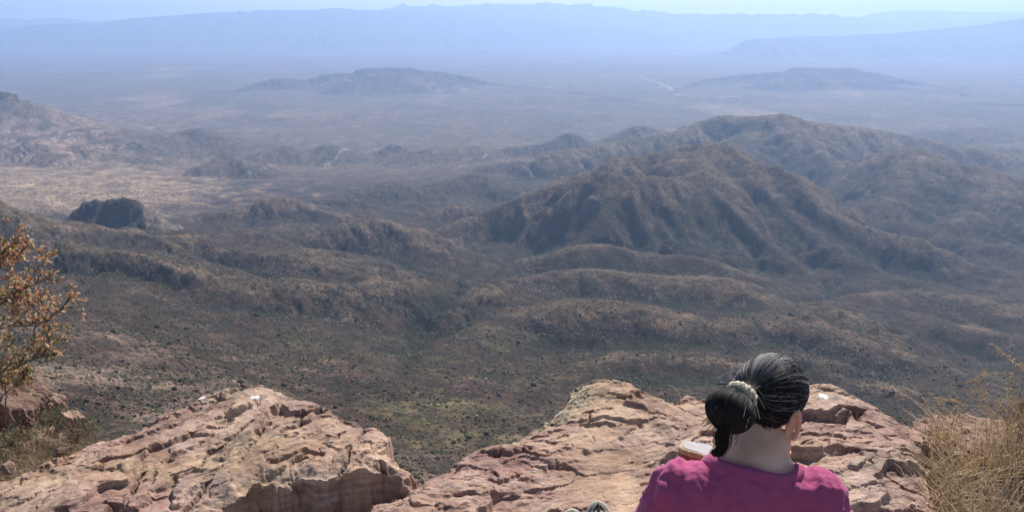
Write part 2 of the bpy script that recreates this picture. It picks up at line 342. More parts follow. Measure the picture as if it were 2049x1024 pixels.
# rills: fine dissection of every slope
_fh = ((ID == GROUPS.index('foothills')) | (GY < 1900)) * 1.0; _fh = np.maximum(_fh, .35 * (GY < 3000))
_gy = np.gradient(Z, axis=0) / np.gradient(GY, axis=0); _gx = np.gradient(Z, axis=1) / np.gradient(GX, axis=1); _sl = np.clip(np.hypot(_gx, _gy) * 2.2, 0, 1)
Z -= near * (1 - sst(5500, 7000, GY)) * _sl * (11 - 6 * _fh) * np.where(ID == GROUPS.index('central_mountain'), .45, 1) * np.clip(1 - 3.2 * np.abs(noise((GX + 30 * noise(GX / 90., GY / 90., 505)) / 105., (GY + 30 * noise(GX / 90., GY / 90., 506)) / 150., 501)), 0, 1)
Z -= near * (1 - sst(4500, 7000, GY)) * _sl * (5 - 3.2 * _fh) * np.where(ID == GROUPS.index('central_mountain'), .5, 1) * np.clip(1 - 2.6 * np.abs(noise(wx / 42., wy / 60., 503)), 0, 1)
def ground_at(x, y):
    uu = x / y; iv = np.interp(np.log(y), v, np.arange(len(v))); iu = (uu + .92) / 1.84 * (NC - 1)
    i0 = np.clip(iv.astype(int), 0, len(v) - 2); j0 = np.clip(iu.astype(int), 0, NC - 2); a = iv - i0; b = iu - j0
    return (Z[i0, j0] * (1 - a) * (1 - b) + Z[i0 + 1, j0] * a * (1 - b) + Z[i0, j0 + 1] * (1 - a) * b + Z[i0 + 1, j0 + 1] * a * b)
def hit(px, py, ymin=400):
    dx, dy, dz = ray(px, py); Ys = np.exp(np.linspace(math.log(ymin), math.log(12000), 5000))
    g = ground_at(Ys * dx / dy, Ys); below = (CAMZ + Ys * dz / dy) < g
    i = int(np.argmax(below)); return (Ys[i] * dx / dy, Ys[i], g[i])
VEG = np.zeros(Z.shape)
def carve(pts, depth, width, veg=.8):
    """a stream gully cut into the slope, with scrub growing along it"""
    global Z
    P = catmull([hit(a, b) for a, b in pts], 5)
    m = (GX > P[:, 0].min() - 300) & (GX < P[:, 0].max() + 300) & (GY > P[:, 1].min() - 300) & (GY < P[:, 1].max() + 300)
    x = GX[m] + 12 * noise(GX[m] / 45., GY[m] / 45., 700); y = GY[m] + 12 * noise(GX[m] / 45., GY[m] / 45., 701)
    best = np.full(x.shape, 1e18); tt = np.zeros(x.shape); n = len(P) - 1
    for i, (a, b) in enumerate(zip(P[:-1], P[1:])):
        bx, by = b[:2] - a[:2]; t = np.clip(((x - a[0]) * bx + (y - a[1]) * by) / (bx * bx + by * by + 1e-9), 0, 1)
        d2 = (x - a[0] - t * bx) ** 2 + (y - a[1] - t * by) ** 2; c = d2 < best; best = np.where(c, d2, best); tt = np.where(c, (i + t) / n, tt)
    d = np.sqrt(best); env = np.sin(np.clip(tt, .02, .98) * math.pi) ** .5
    depth = depth * 1.35; Z[m] -= depth * env * np.exp(-d / width)
    VEG[m] = np.maximum(VEG[m], veg * np.exp(-(d / (width * .55)) ** 2) * env)
for pts, dp, wd in [
    ([(1232,390),(1240,410),(1262,444),(1280,484),(1304,502)], 30, 42), ([(1284,385),(1300,405),(1336,430),(1366,472),(1408,502)], 26, 38),
    ([(1405,352),(1438,405),(1476,444),(1502,482),(1534,510)], 34, 48), ([(1462,352),(1512,388),(1560,420),(1594,458),(1640,500)], 30, 50),
    ([(1345,372),(1375,410),(1405,450),(1440,490)], 18, 30), ([(1190,372),(1150,410),(1100,455),(1050,495)], 16, 30), ([(1160,365),(1110,400),(1050,445),(1000,480)], 14, 30),
    ([(1540,350),(1590,400),(1650,445),(1720,490)], 24, 50), ([(1500,575),(1580,590),(1640,588),(1700,575),(1800,572),(1880,560)], 22, 45),
    ([(960,500),(920,545),(890,590),(850,640),(820,700),(780,760)], 22, 40), ([(1020,520),(980,545),(930,570),(900,590)], 18, 35),
    ([(960,610),(930,640),(900,660),(850,680)], 10, 25), ([(1480,600),(1520,650),(1600,680),(1700,720),(1760,725)], 16, 35),
    ([(1640,745),(1700,740),(1780,730),(1840,740)], 14, 35), ([(700,590),(780,600),(860,600)], 12, 30), ([(560,470),(620,490),(700,500),(800,520),(880,560)], 16, 40),
    ([(300,480),(400,500),(520,540),(620,555)], 18, 40), ([(120,500),(200,530),(300,550),(400,575)], 16, 35), ([(30,470),(90,510),(160,545)], 14, 30),
    ([(1600,250),(1620,300),(1640,350),(1650,400)], 30, 60), ([(1700,270),(1730,300),(1780,340)], 24, 50), ([(1480,250),(1500,300),(1560,330)], 24, 50),
    ([(1820,320),(1850,380),(1900,430)], 24, 45), ([(1900,340),(1930,400),(2000,450)], 22, 45), ([(1750,340),(1740,380),(1700,400)], 22, 40),
    ([(1900,560),(1960,580),(2040,575)], 14, 40), ([(1850,650),(1920,690),(2040,720)], 14, 40), ([(1690,470),(1760,510),(1850,530),(1960,540)], 18, 45),
    ([(600,430),(660,470),(720,500)], 16, 30), ([(760,455),(800,480),(830,510)], 14, 30), ([(520,410),(500,440),(470,470)], 14, 30), ([(590,410),(620,430),(640,450)], 12, 28)]:
    try: carve(pts, dp, wd)
    except Exception as e: print('carve', pts[0], e)

# normals of the height field
P3 = np.stack([GX, GY, Z], -1)
du = np.empty_like(P3); dv = np.empty_like(P3)
du[:, 1:-1] = P3[:, 2:] - P3[:, :-2]; du[:, 0] = P3[:, 1] - P3[:, 0]; du[:, -1] = P3[:, -1] - P3[:, -2]
dv[1:-1] = P3[2:] - P3[:-2]; dv[0] = P3[1] - P3[0]; dv[-1] = P3[-1] - P3[-2]
NRM = np.cross(du, dv); NRM /= np.linalg.norm(NRM, axis=-1, keepdims=True) + 1e-20
PX, PY = proj(GX, GY, Z)
# hollows (drainage) and crests
def blur(A, n):
    for ax in (0, 1):
        c = np.cumsum(np.concatenate([np.repeat(np.take(A, [0], ax), n + 1, ax), A, np.repeat(np.take(A, [-1], ax), n, ax)], ax), ax)
        A = (np.take(c, np.arange(2 * n + 1, c.shape[ax]), ax) - np.take(c, np.arange(0, c.shape[ax] - 2 * n - 1), ax)) / (2 * n + 1)
    return A
B1 = blur(blur(Z, 5), 5); B2 = blur(blur(Z, 16), 16)
cur = (Z - B1) / (GY * .004) ; cur2 = (Z - B2) / (GY * .012)
def C(*c): return np.array(c)
n1 = fbm(GX, GY, 500, 6, 201, .6, False, CELL); n2 = fbm(GX, GY, 170, 6, 211, .65, False, CELL); n3 = fbm(GX, GY, 1500, 5, 221)
n4 = fbm(GX, GY, 60, 4, 231, .7, False, CELL)
slopev = 1 - NRM[..., 2]
def lerp(A, B, t): return A * (1 - t[..., None]) + B * t[..., None]
base = np.ones(Z.shape + (3,)) * C(.150, .112, .078)
base = lerp(base, C(.125, .076, .062), np.clip(.35 + n1 * 1.0, 0, 1) * .7)                 # red brown soil
base = lerp(base, C(.36, .285, .18), sst(.10, .8, cur2 + n2 * .35) * .85)                # straw on the crests, brightened further to paint sunlight on them
base = lerp(base, C(.062, .074, .040), sst(.05, .85, -cur2 - .3 + n2 * .5) * .85)          # scrub in the hollows
base = lerp(base, C(.05, .06, .034), sst(.15, .8, -cur + n2 * .3 - .1) * .6)
base = lerp(base, C(.33, .26, .20), sst(.75, 1.25, n4 * .8 + n2 * .6 + slopev * 3 - .2) * .55)    # bare pale rock
base = lerp(base, C(.040, .050, .028), np.clip(VEG * (1.1 + n2), 0, .95))
lowv = (1 - sst(1500, 2300, GY))
def patch(cx, cy, rx, ry): return np.exp(-((PX - cx) / rx) ** 2 - ((PY - cy) / ry) ** 2)
base = lerp(base, C(.21, .20, .085), lowv * np.clip(.3 + n2 * 1.3, 0, 1) * np.clip(1.1 * patch(860, 835, 200, 55) + .7 * patch(660, 700, 130, 25) + patch(950, 690, 120, 50), 0, 1))
base = lerp(base, C(.30, .245, .18), np.clip(patch(170, 790, 330, 110) * .85 * (.7 + n2), 0, 1))
base = lerp(base, C(.33, .27, .20), np.clip(patch(830, 950, 120, 40) * .6, 0, 1))
base = lerp(base, C(.05, .062, .03), np.clip(patch(870, 600, 60, 60) + patch(830, 680, 50, 40), 0, 1) * np.clip(.5 + n2, 0, 1) * .8)
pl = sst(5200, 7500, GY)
plain = lerp(np.ones(Z.shape + (3,)) * C(.19, .145, .115), C(.13, .11, .085), np.clip(.5 + n3, 0, 1))
plain = lerp(plain, C(.09, .08, .065), sst(.2, .8, n1 + n2 * .5) * .6)
plain = lerp(plain, C(.42, .31, .27), np.clip(patch(60, 290, 300, 60), 0, 1) * np.clip(.6 + n2, 0, 1))
base = lerp(base, plain, pl)
tan_ = np.clip(1.15 * np.exp(-(np.abs(PX - 90) / 400.) ** 2.6 - (np.abs(PY - 375) / 62.) ** 2.2) + .35 * n2 - .12, 0, .85) * sst(3600, 4500, GY)
base = lerp(base, C(.44, .345, .25), tan_)
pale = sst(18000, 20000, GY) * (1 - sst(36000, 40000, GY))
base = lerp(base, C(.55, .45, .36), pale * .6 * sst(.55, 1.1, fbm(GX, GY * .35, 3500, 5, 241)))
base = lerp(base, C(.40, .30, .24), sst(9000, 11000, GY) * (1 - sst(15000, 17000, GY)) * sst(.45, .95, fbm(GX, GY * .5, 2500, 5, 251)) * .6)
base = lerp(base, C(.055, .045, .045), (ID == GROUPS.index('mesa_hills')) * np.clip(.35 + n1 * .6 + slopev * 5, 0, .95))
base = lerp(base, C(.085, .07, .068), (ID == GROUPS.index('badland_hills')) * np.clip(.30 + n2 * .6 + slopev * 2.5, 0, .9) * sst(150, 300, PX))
isb = ID == GROUPS.index('butte')
base = np.where(isb[..., None], lerp(np.ones_like(base) * C(.26, .225, .19), C(.085, .09, .07), np.clip(.5 + n4 * 1.3, 0, 1)), base)
wr = isb * sst(284, 292, PX) * 1.0
base = lerp(base, C(.42, .37, .30), wr)
base = lerp(base, C(.38, .33, .27), np.clip(patch(318, 428, 35, 14) * 1.2 * (.7 + n4), 0, 1) * (GY < 4200))
cm = ID == GROUPS.index('central_mountain')
base = lerp(base, C(.21, .125, .115), cm * np.clip(patch(1100, 450, 45, 60) * (.5 + 1.6 * noise((GX + .35 * GY) / 26., (GY) / 160., 5)), 0, 1))
base = lerp(base, C(.30, .22, .20), cm * sst(.35, .8, noise((GX - .2 * GY) / 24., GY / 120., 6)) * np.clip(patch(1340, 375, 60, 30) + patch(1310, 430, 50, 40) + patch(1500, 380, 70, 30), 0, 1) * .9)
# dry washes: pale stream beds of sand
def wash(pts, width, col=C(.62, .56, .50), brk=.1):
    global base
    P = catmull([W(a, b, abs((CAMZ - PLAIN - 40) / ray(a, b)[2] * ray(a, b)[1])) if c is None else W(a, b, c) for a, b, c in pts], 6)
    m = (GX > P[:, 0].min() - 400) & (GX < P[:, 0].max() + 400) & (GY > P[:, 1].min() - 400) & (GY < P[:, 1].max() + 400)
    x = GX[m] + 50 * noise(GX[m] / 130., GY[m] / 260., 8); y = GY[m] + 130 * noise(GX[m] / 300., GY[m] / 300., 9); best = np.full(x.shape, 1e18)
    for a, b in zip(P[:-1], P[1:]):
        bx, by = b[:2] - a[:2]; t = np.clip(((x - a[0]) * bx + (y - a[1]) * by) / (bx * bx + by * by + 1e-9), 0, 1)
        best = np.minimum(best, (x - a[0] - t * bx) ** 2 + ((y - a[1] - t * by)) ** 2)
    a = sst(width, width * .3, np.sqrt(best)) * sst(brk - .2, brk + .3, .25 + n4[m])
    base[m] = lerp(base[m], col, a * .6)
wash([(395,398,None),(470,385,None),(530,368,None),(590,352,None),(650,337,None),(690,322,None),(720,302,None),(760,290,None)], 16)
wash([(640,343,None),(680,325,None),(700,312,None),(735,298,None)], 11)
wash([(985,340,None),(1030,344,None),(1070,346,None),(1082,356,None)], 14)
wash([(880,345,None),(960,335,None),(975,330,None)], 10)
wash([(1740,388,4600),(1765,372,4700),(1775,366,4750)], 14)
wash([(1350,185,None),(1380,190,None),(1430,193,None),(1480,192,None)], 60)
wash([(1280,150,None),(1330,165,None),(1345,178,None)], 70)
base = lerp(base, C(.5, .46, .40), (GY < 2300) * sst(.3, .6, noise(GX / 14., GY / 40., 15)) * np.clip(patch(1500, 605, 30, 28), 0, 1) * .9)
base = lerp(base, C(.62, .58, .52), (GY < 2300) * sst(-.1, .3, noise(GX / 10., GY / 30., 16)) * np.clip(patch(1678, 687, 14, 6) * 1.6 + patch(1525, 626, 10, 5), 0, 1) * .9)
base *= (1 + .30 * np.clip(n4, -1, 1) + .18 * np.clip(n2, -1, 1))[..., None]
# near slopes are a lighter olive tan, fading out with distance
base *= (1 + .55 * (1 - sst(900, 1900, GY)))[..., None] * C(1, 1.02, .95)
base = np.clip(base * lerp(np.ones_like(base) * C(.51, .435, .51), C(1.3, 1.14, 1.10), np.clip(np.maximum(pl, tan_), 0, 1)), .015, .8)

def terrain_mat():
    m = NT('desert scrub slope'); p = m.pos()
    col = m.attr('Col')
    flat = m.mapping(p, (1, 1, .6))
    vo = m.n('TexVoronoi'); vo.inputs['Scale'].default_value = .16; m.l(flat, vo.inputs['Vector'])
    vo.inputs['Randomness'].default_value = 1
    vo2 = m.n('TexVoronoi'); vo2.inputs['Scale'].default_value = .42; m.l(flat, vo2.inputs['Vector'])
    dens = m.noise(flat, .012, 5, .65)
    big = m.ramp(m.math('SUBTRACT', vo.outputs['Distance'], m.math('MULTIPLY', dens, .62)), [(0.0, (1, 1, 1)), (.14, (0, 0, 0))])
    sm = m.ramp(m.math('SUBTRACT', vo2.outputs['Distance'], m.math('MULTIPLY', dens, .52)), [(0.0, (1, 1, 1)), (.16, (0, 0, 0))])
    shrub = m.mix(m.n('TexVoronoi', _Scale=.16).outputs['Distance'], (.032, .036, .02), (.075, .07, .045))
    vcol = m.mix(m.math('MULTIPLY', m.noise(flat, .09, 3), .9, True), (.030, .036, .020), (.10, .085, .05))
    c = m.mix(.72, col, m.mix(m.noise(flat, .22, 7, .8), m.mix(1, col, (.34, .35, .38), 'MULTIPLY'), m.mix(1, col, (1.95, 1.9, 1.75), 'MULTIPLY')))
    c = m.mix(m.math('MULTIPLY', sm, .55), c, vcol)
    c = m.mix(m.math('MULTIPLY', big, .72), c, vcol)
    # tree clumps and bare outcrops, a dozen metres across
    vc = m.n('TexVoronoi'); vc.inputs['Scale'].default_value = .07; wq = m.n('VectorMath', operation='ADD'); nq = m.n('TexNoise'); nq.inputs['Scale'].default_value = .06; nq.inputs['Detail'].default_value = 5
    m.l(flat, nq.inputs['Vector']); sq = m.n('VectorMath', operation='SCALE'); m.l(nq.outputs['Color'], sq.inputs[0]); sq.inputs['Scale'].default_value = 16; m.l(flat, wq.inputs[0]); m.l(sq.outputs[0], wq.inputs[1]); m.l(wq.outputs[0], vc.inputs['Vector'])
    d1_ = m.noise(flat, .006, 6, .7); clump = m.ramp(m.math('SUBTRACT', vc.outputs['Distance'], m.math('MULTIPLY', d1_, .78)), [(0.0, (1, 1, 1)), (.10, (0, 0, 0))])
    c = m.mix(m.math('MULTIPLY', clump, .62), c, (.040, .048, .028))
    vr = m.n('TexVoronoi'); vr.inputs['Scale'].default_value = .11; m.l(wq.outputs[0], vr.inputs['Vector'])
    d2_ = m.noise(m.mapping(flat, (1, 1, 1), (0, 0, .7)), .009, 7, .75); out_ = m.ramp(m.math('SUBTRACT', vr.outputs['Distance'], m.math('MULTIPLY', m.math('SUBTRACT', d2_, .42), 2.0)), [(0.0, (1, 1, 1)), (.09, (0, 0, 0))])
    c = m.mix(m.math('MULTIPLY', out_, .42), c, (.27, .215, .175))
    wide = m.noise(flat, .02, 8, .72)
    c = m.mix(m.ramp(wide, [(.35, (0, 0, 0)), (.68, (1, 1, 1))]), m.mix(1, c, (.62, .65, .72), 'MULTIPLY'), m.mix(1, c, (1.32, 1.27, 1.15), 'MULTIPLY'))
    h = m.math('ADD', m.math('ADD', m.math('MULTIPLY', big, 1.6), m.math('MULTIPLY', sm, .7)), m.math('MULTIPLY', clump, 3.0))
    b = m.bump(h, 1.0, .8)
    b = m.bump(m.noise(flat, .035, 10, .72), 22, .85, b)
    return m.fin(c, .95, b, .05)
TM = terrain_mat()
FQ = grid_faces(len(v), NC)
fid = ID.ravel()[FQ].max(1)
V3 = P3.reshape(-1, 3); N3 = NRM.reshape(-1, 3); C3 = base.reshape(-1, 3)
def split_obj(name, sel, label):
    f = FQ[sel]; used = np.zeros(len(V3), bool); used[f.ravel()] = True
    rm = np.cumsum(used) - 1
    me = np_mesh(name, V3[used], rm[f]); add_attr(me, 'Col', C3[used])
    me.normals_split_custom_set_from_vertices(N3[used].astype(np.float32))
    return link(name, me, TM, None, label, None, None, 'structure')
LBL = {'terrain': ('terrain', 'brown scrub valley floor running out to the pale hazy desert plain'),
 'far_mountains': ('mountains', 'palest low mountains on the horizon behind the blue range'),
 'mountain_range': ('mountains', 'long pale blue mountain range along the skyline'),
 'far_hills': ('hills', 'faint low blue hills at the foot of the skyline range'),
 'mesa_hills': ('hills', 'two hazy flat topped mesas standing on the distant plain'),
 'badland_hills': ('hills', 'small eroded hills scattered over the desert plain'),
 'ridge_mountain': ('mountains', 'blue grey ridge mountain behind the big central peak on the right'),
 'central_mountain': ('mountain', 'big brown mountain with gullied spurs in the middle of the view'),
 'foothills': ('hills', 'rounded straw topped foothills stepping down in front of the central mountain'),
 'right_hills': ('hills', 'dark rounded hills and sharp spur beyond the right end of the ledge'),
 'left_hills': ('hills', 'dark scrubby slopes and low hills in the left valley'),
 'butte': ('hills', 'dark rounded double butte with a pale right face on the left')}
for i, g in enumerate(GROUPS):
    sel = fid == i
    if sel.any(): split_obj(LBL[g][0], sel, LBL[g][1])


# ------------------------------------------------------------------ FOREGROUND ROCK
def poly_sd(x, y, P):
    """signed distance to polygon, negative inside"""
    best = np.full(x.shape, 1e18); ins = np.zeros(x.shape, bool); n = len(P)
    for i in range(n):
        ax, ay = P[i]; bx, by = P[(i + 1) % n]; ex, ey = bx - ax, by - ay
        t = np.clip(((x - ax) * ex + (y - ay) * ey) / (ex * ex + ey * ey + 1e-12), 0, 1)
        best = np.minimum(best, (x - ax - t * ex) ** 2 + (y - ay - t * ey) ** 2)
        c = ((ay > y) != (by > y)) & (x < (bx - ax) * (y - ay) / (by - ay + 1e-15) + ax)
        ins ^= c
    d = np.sqrt(best); return np.where(ins, -d, d)
def line_d(x, y, P):
    best = np.full(x.shape, 1e18)
    for (ax, ay), (bx, by) in zip(P[:-1], P[1:]):
        ex, ey = bx - ax, by - ay
        t = np.clip(((x - ax) * ex + (y - ay) * ey) / (ex * ex + ey * ey + 1e-12), 0, 1)
        best = np.minimum(best, (x - ax - t * ex) ** 2 + (y - ay - t * ey) ** 2)
    return np.sqrt(best)
def terrace(t, sharp=.82):
    f = np.floor(t); r = t - f
    return f + np.clip((r - sharp) / (1 - sharp), 0, 1) ** 1.0
def strata(x, y, ang, lam, seed, n=3.0, sharp=.8, stretch=2.6):
    """broken edges of thin rock plates: level treads and small abrupt risers following a warped field"""
    c, s = math.cos(ang), math.sin(ang)
    a = (x * c + y * s) / stretch; b = -x * s + y * c
    a = a + .06 * fbm(x, y, lam * .5, 3, seed + 5, .45); b = b + .06 * fbm(x, y, lam * .5, 3, seed + 9, .45)
    t = fbm(a, b, lam, 4, seed, .42) * n
    return terrace(t, sharp) / n
def facets(x, y, lam, seed, ang, stretch, off, tilt, warp=.25):
    """broken rock faces: every cell of an irregular jointing has its own level and dip"""
    c, s = math.cos(ang), math.sin(ang)
    a = (x * c + y * s) / (lam * stretch); b = (-x * s + y * c) / lam
    a = a + warp * noise(x / lam * 1.3, y / lam * 1.3, seed + 1) + warp * .4 * noise(x / lam * 4, y / lam * 4, seed + 3)
    b = b + warp * noise(x / lam * 1.3 + 9, y / lam * 1.3, seed + 2) + warp * .4 * noise(x / lam * 4, y / lam * 4 + 7, seed + 4)
    ia, ib = np.floor(a), np.floor(b); d1 = np.full(x.shape, 1e9); d2 = d1.copy(); z1 = np.zeros(x.shape); z2 = z1.copy()
    for i in (-1, 0, 1):
        for j in (-1, 0, 1):
            p, q = ia + i, ib + j
            r1, r2, r3, r4, r5 = (_h(p, q, seed + 10 + k) / 4294967296.0 for k in range(5))
            da, db = a - p - r1, b - q - r2; d = np.sqrt(da * da + db * db)
            z = off * (r3 * 2 - 1) + lam * tilt * ((r4 * 2 - 1) * da * stretch + (r5 * 2 - 1.3) * db)
            m = d < d1; m2 = (d < d2) & ~m
            z2 = np.where(m, z1, np.where(m2, z, z2)); d2 = np.where(m, d1, np.where(m2, d, d2))
            z1 = np.where(m, z, z1); d1 = np.where(m, d, d1)
    wq = np.clip((d2 - d1) * lam / .010, 0, 1) * .5
    z = z1 * (.5 + wq) + z2 * (.5 - wq)
    if lam > .05: z = z - .045 * lam ** .5 * .5 * np.clip(1 - (d2 - d1) * lam / .008, 0, 1) * np.clip(.5 + 2.5 * noise(x / .21, y / .21, seed + 77), 0, 1)
    return z
def rock_sheet(name, mat, x0, x1, y0, y1, step, hfun, keep, **tags):
    nx = int((x1 - x0) / step) + 1; ny = int((y1 - y0) / step) + 1
    x, y = np.meshgrid(np.linspace(x0, x1, nx), np.linspace(y0, y1, ny))
    z, extra = hfun(x, y)
    ox = oy = 0
    V = np.stack([x + ox, y + oy, z], -1).reshape(-1, 3); Fq = grid_faces(ny, nx)
    k = keep(x, y).ravel(); sel = k[Fq].all(1); Fq = Fq[sel]
    used = np.zeros(len(V), bool); used[Fq.ravel()] = True; rm = np.cumsum(used) - 1
    me = np_mesh(name, V[used], rm[Fq], False); add_attr(me, 'Rock', extra.reshape(-1, 3)[used])
    return link(name, me, mat, None, **tags)

def rock_mat(name='weathered rhyolite', dull=1.0):
    m = NT(name); p = m.pos(); a = m.attr('Rock')
    sep = m.n('SeparateColor'); m.l(a, sep.inputs[0])
    st = m.mapping(p, (1, 1, 2.5), (0, 0, .6)); lay = m.noise(m.mapping(p, (2.2, 2.2, 26)), 1.6, 6, .7)
    n1 = m.noise(st, 2.3, 6, .62, .5); n2 = m.noise(st, 9, 7, .7, .3); n3 = m.noise(p, 60, 5, .7); n4 = m.noise(st, 1.1, 5, .6, .8)
    c = m.ramp(n1, [(.30, (.29, .165, .135)), (.44, (.41, .265, .215)), (.56, (.53, .385, .30)), (.70, (.60, .475, .36))])
    c = m.mix(m.ramp(n2, [(.48, (0, 0, 0)), (.66, (1, 1, 1))]), c, (.25, .16, .145))
    c = m.mix(m.math('MULTIPLY', m.ramp(n4, [(.46, (0, 0, 0)), (.64, (1, 1, 1))]), .7), c, (.50, .355, .225))
    c = m.mix(m.math('MULTIPLY', m.ramp(m.noise(p, 3.6, 5, .65, 1.0), [(.54, (0, 0, 0)), (.66, (1, 1, 1))]), .42), c, (.38, .20, .155))
    c = m.mix(m.math('MULTIPLY', m.ramp(m.noise(p, 5.2, 6, .7, .6), [(.56, (0, 0, 0)), (.68, (1, 1, 1))]), .45), c, (.45, .37, .35))
    c = m.mix(m.math('MULTIPLY', m.ramp(m.noise(p, 26, 5, .75), [(.56, (0, 0, 0)), (.66, (1, 1, 1))]), .55), c, (.17, .11, .10))
    # sand lying in the hollows (G), dark blotches plus shade painted into cracks (R), pale lichen (B)
    c = m.mix(sep.outputs['Green'], c, m.mix(n3, (.50, .335, .23), (.58, .42, .29)))
    c = m.mix(m.math('MULTIPLY', sep.outputs['Red'], .75), c, (.10, .06, .052))
    li = m.math('MULTIPLY', sep.outputs['Blue'], m.ramp(m.noise(p, 22, 6, .75), [(.42, (0, 0, 0)), (.52, (1, 1, 1))]), True)
    c = m.mix(li, c, m.mix(m.ramp(m.noise(p, 40, 3), [(.5, (0, 0, 0)), (.56, (1, 1, 1))]), (.55, .54, .36), (.09, .085, .075)))
    c = m.mix(m.ramp(lay, [(.40, (0, 0, 0)), (.62, (1, 1, 1))]), m.mix(1, c, (.74, .68, .66), 'MULTIPLY'), m.mix(1, c, (1.12, 1.1, 1.08), 'MULTIPLY'))
    c = m.mix(m.math('MULTIPLY', m.ramp(m.noise(p, 130, 4, .8), [(.55, (0, 0, 0)), (.68, (1, 1, 1))]), .6), c, (.10, .07, .06))
    c = m.mix(m.math('MULTIPLY', n3, .5), c, m.mix(1, c, (.72, .68, .66), 'MULTIPLY'))
    if dull != 1: c = m.mix(1, c, (dull, dull * .93, dull * .9), 'MULTIPLY')
    h = m.math('ADD', m.math('MULTIPLY', m.noise(m.mapping(p, (1, 1.5, 1), (0, 0, .5)), 16, 9, .72, .2), 1.0), m.math('MULTIPLY', m.noise(p, 90, 6, .75), .35))
    b = m.bump(h, .012, .9); b = m.bump(lay, .008, .6, b)
    vo = m.n('TexVoronoi'); vo.inputs['Scale'].default_value = 38; wv = m.n('VectorMath', operation='ADD'); m.l(m.mapping(p, (1, 2.2, 1.4), (0, 0, .5)), wv.inputs[0])
    nz = m.n('TexNoise'); nz.inputs['Scale'].default_value = 30; m.l(p, nz.inputs['Vector']); sc2 = m.n('VectorMath', operation='SCALE'); m.l(nz.outputs['Color'], sc2.inputs[0]); sc2.inputs['Scale'].default_value = .03; m.l(sc2.outputs[0], wv.inputs[1]); m.l(wv.outputs[0], vo.inputs['Vector'])
    b = m.bump(m.n('SeparateColor').outputs[0], .0) if False else m.bump(vo.outputs['Color'], .0022, .7, b)
    b = m.bump(m.noise(p, 420, 3, .7), .0012, .6, b)
    return m.fin(c, .86, b, .25)
RM = rock_mat()

def px_poly(pts, z): return [tuple(WZ(a, b, z)[:2]) for a, b in pts]
LZ = .07
left_out = [(-260,1060),(-120,1000),(0,946),(51,925),(85,908),(120,898),(171,878),(232,860),(280,843),(307,823),(328,806),(362,799),(385,788),(410,775),(454,768),(485,773),(523,768),(553,774),(581,792),(601,794),(632,801),(652,814),(683,826),(700,832),(730,842),(752,850),(764,862),(768,884),(772,906),(805,919),(822,933),(812,946),(771,930),(735,932),(700,938),(662,944),(634,952),(590,951),(553,965),(540,955),(495,967),(454,987),(427,1007),(389,1023),(330,1050),(200,1130),(-260,1300)]
LP = px_poly(left_out, LZ)
right_out = [(640,1090),(690,1045),(720,1021),(754,997),(805,978),(839,965),(873,944),(918,915),(955,886),(993,876),(1027,866),(1054,850),(1095,830),(1112,816),(1133,802),(1136,783),(1160,768),(1194,758),(1225,758),(1232,766),(1249,756),(1270,760),(1283,777),(1310,782),(1335,790),(1355,787),(1382,776),(1409,780),(1418,787),(1432,774),(1456,769),(1500,768),(1560,766),(1624,766),(1671,768),(1698,781),(1711,789),(1740,799),(1776,813),(1813,825),(1842,847),(1850,862),(1851,884),(1852,913),(1862,960),(1884,1019),(1910,1090),(1990,1400)]
RPn = px_poly(right_out, 0.0) + [(1.9, -1.2), (-1.1, -1.2)]
def cracks(x, y, defs, z0):
    dz = np.zeros(x.shape); rim = np.zeros(x.shape)
    wxy = .012 * fbm(x, y, .09, 4, 410, .6), .012 * fbm(x, y, .09, 4, 420, .6)
    for pts, wd, dp, mode in defs:
        d = line_d(x + wxy[0], y + wxy[1], px_poly(pts, z0))
        m = .55 + .75 * fbm(x, y, .16, 3, 430 + len(pts), .6)
        q = sst(wd, wd * .25, d) * np.clip(m, 0, 1.1)
        dz -= dp * q; rim = np.maximum(rim, .8 * sst(wd * 1.6, 0, d) * np.clip(m, 0, 1))  # rim is darkest on the crack line: its shade goes into the colour
    return dz, rim
left_cr = [
 ([(205,925),(253,917),(300,905),(328,893),(352,882),(395,859)], .014, .06, 0),
 ([(417,901),(447,891),(480,869),(507,846)], .012, .05, 0),
 ([(340,851),(375,837),(410,820),(441,795),(490,777)], .008, .035, 0),
 ([(515,830),(540,815),(562,799)], .010, .05, 0),
 ([(549,930),(580,919),(607,909),(645,909)], .017, .07, 0),
 ([(556,944),(575,932),(610,920)], .010, .04, 0),
 ([(600,836),(630,828),(654,811)], .014, .06, 0),
 ([(575,866),(600,860),(612,835)], .006, .03, 0),
 ([(243,1002),(262,980),(284,944)], .010, .03, 0),
 ([(362,1014),(395,985),(416,960)], .013, .035, 0),
 ([(480,924),(520,871),(555,820),(580,797)], .010, .03, 0),
 ([(0,966),(40,952),(62,940),(95,930),(140,925)], .008, .035, 0),
 ([(150,932),(175,930),(195,926)], .006, .03, 0),
 ([(665,965),(690,930),(705,900),(740,850)], .011, .04, 0),
 ([(735,918),(755,916),(768,930)], .013, .05, 0),
 ([(655,876),(672,880),(690,868)], .010, .04, 0),
 ([(210,998),(232,1004),(250,1001)], .010, .04, 0),
 ([(312,984),(330,979)], .006, .03, 0),
 ([(372,813),(392,816),(402,810)], .010, .04, 0),
 ([(300,962),(340,900)], .006, .015, 0), ([(405,940),(415,905)], .004, .012, 0),
]
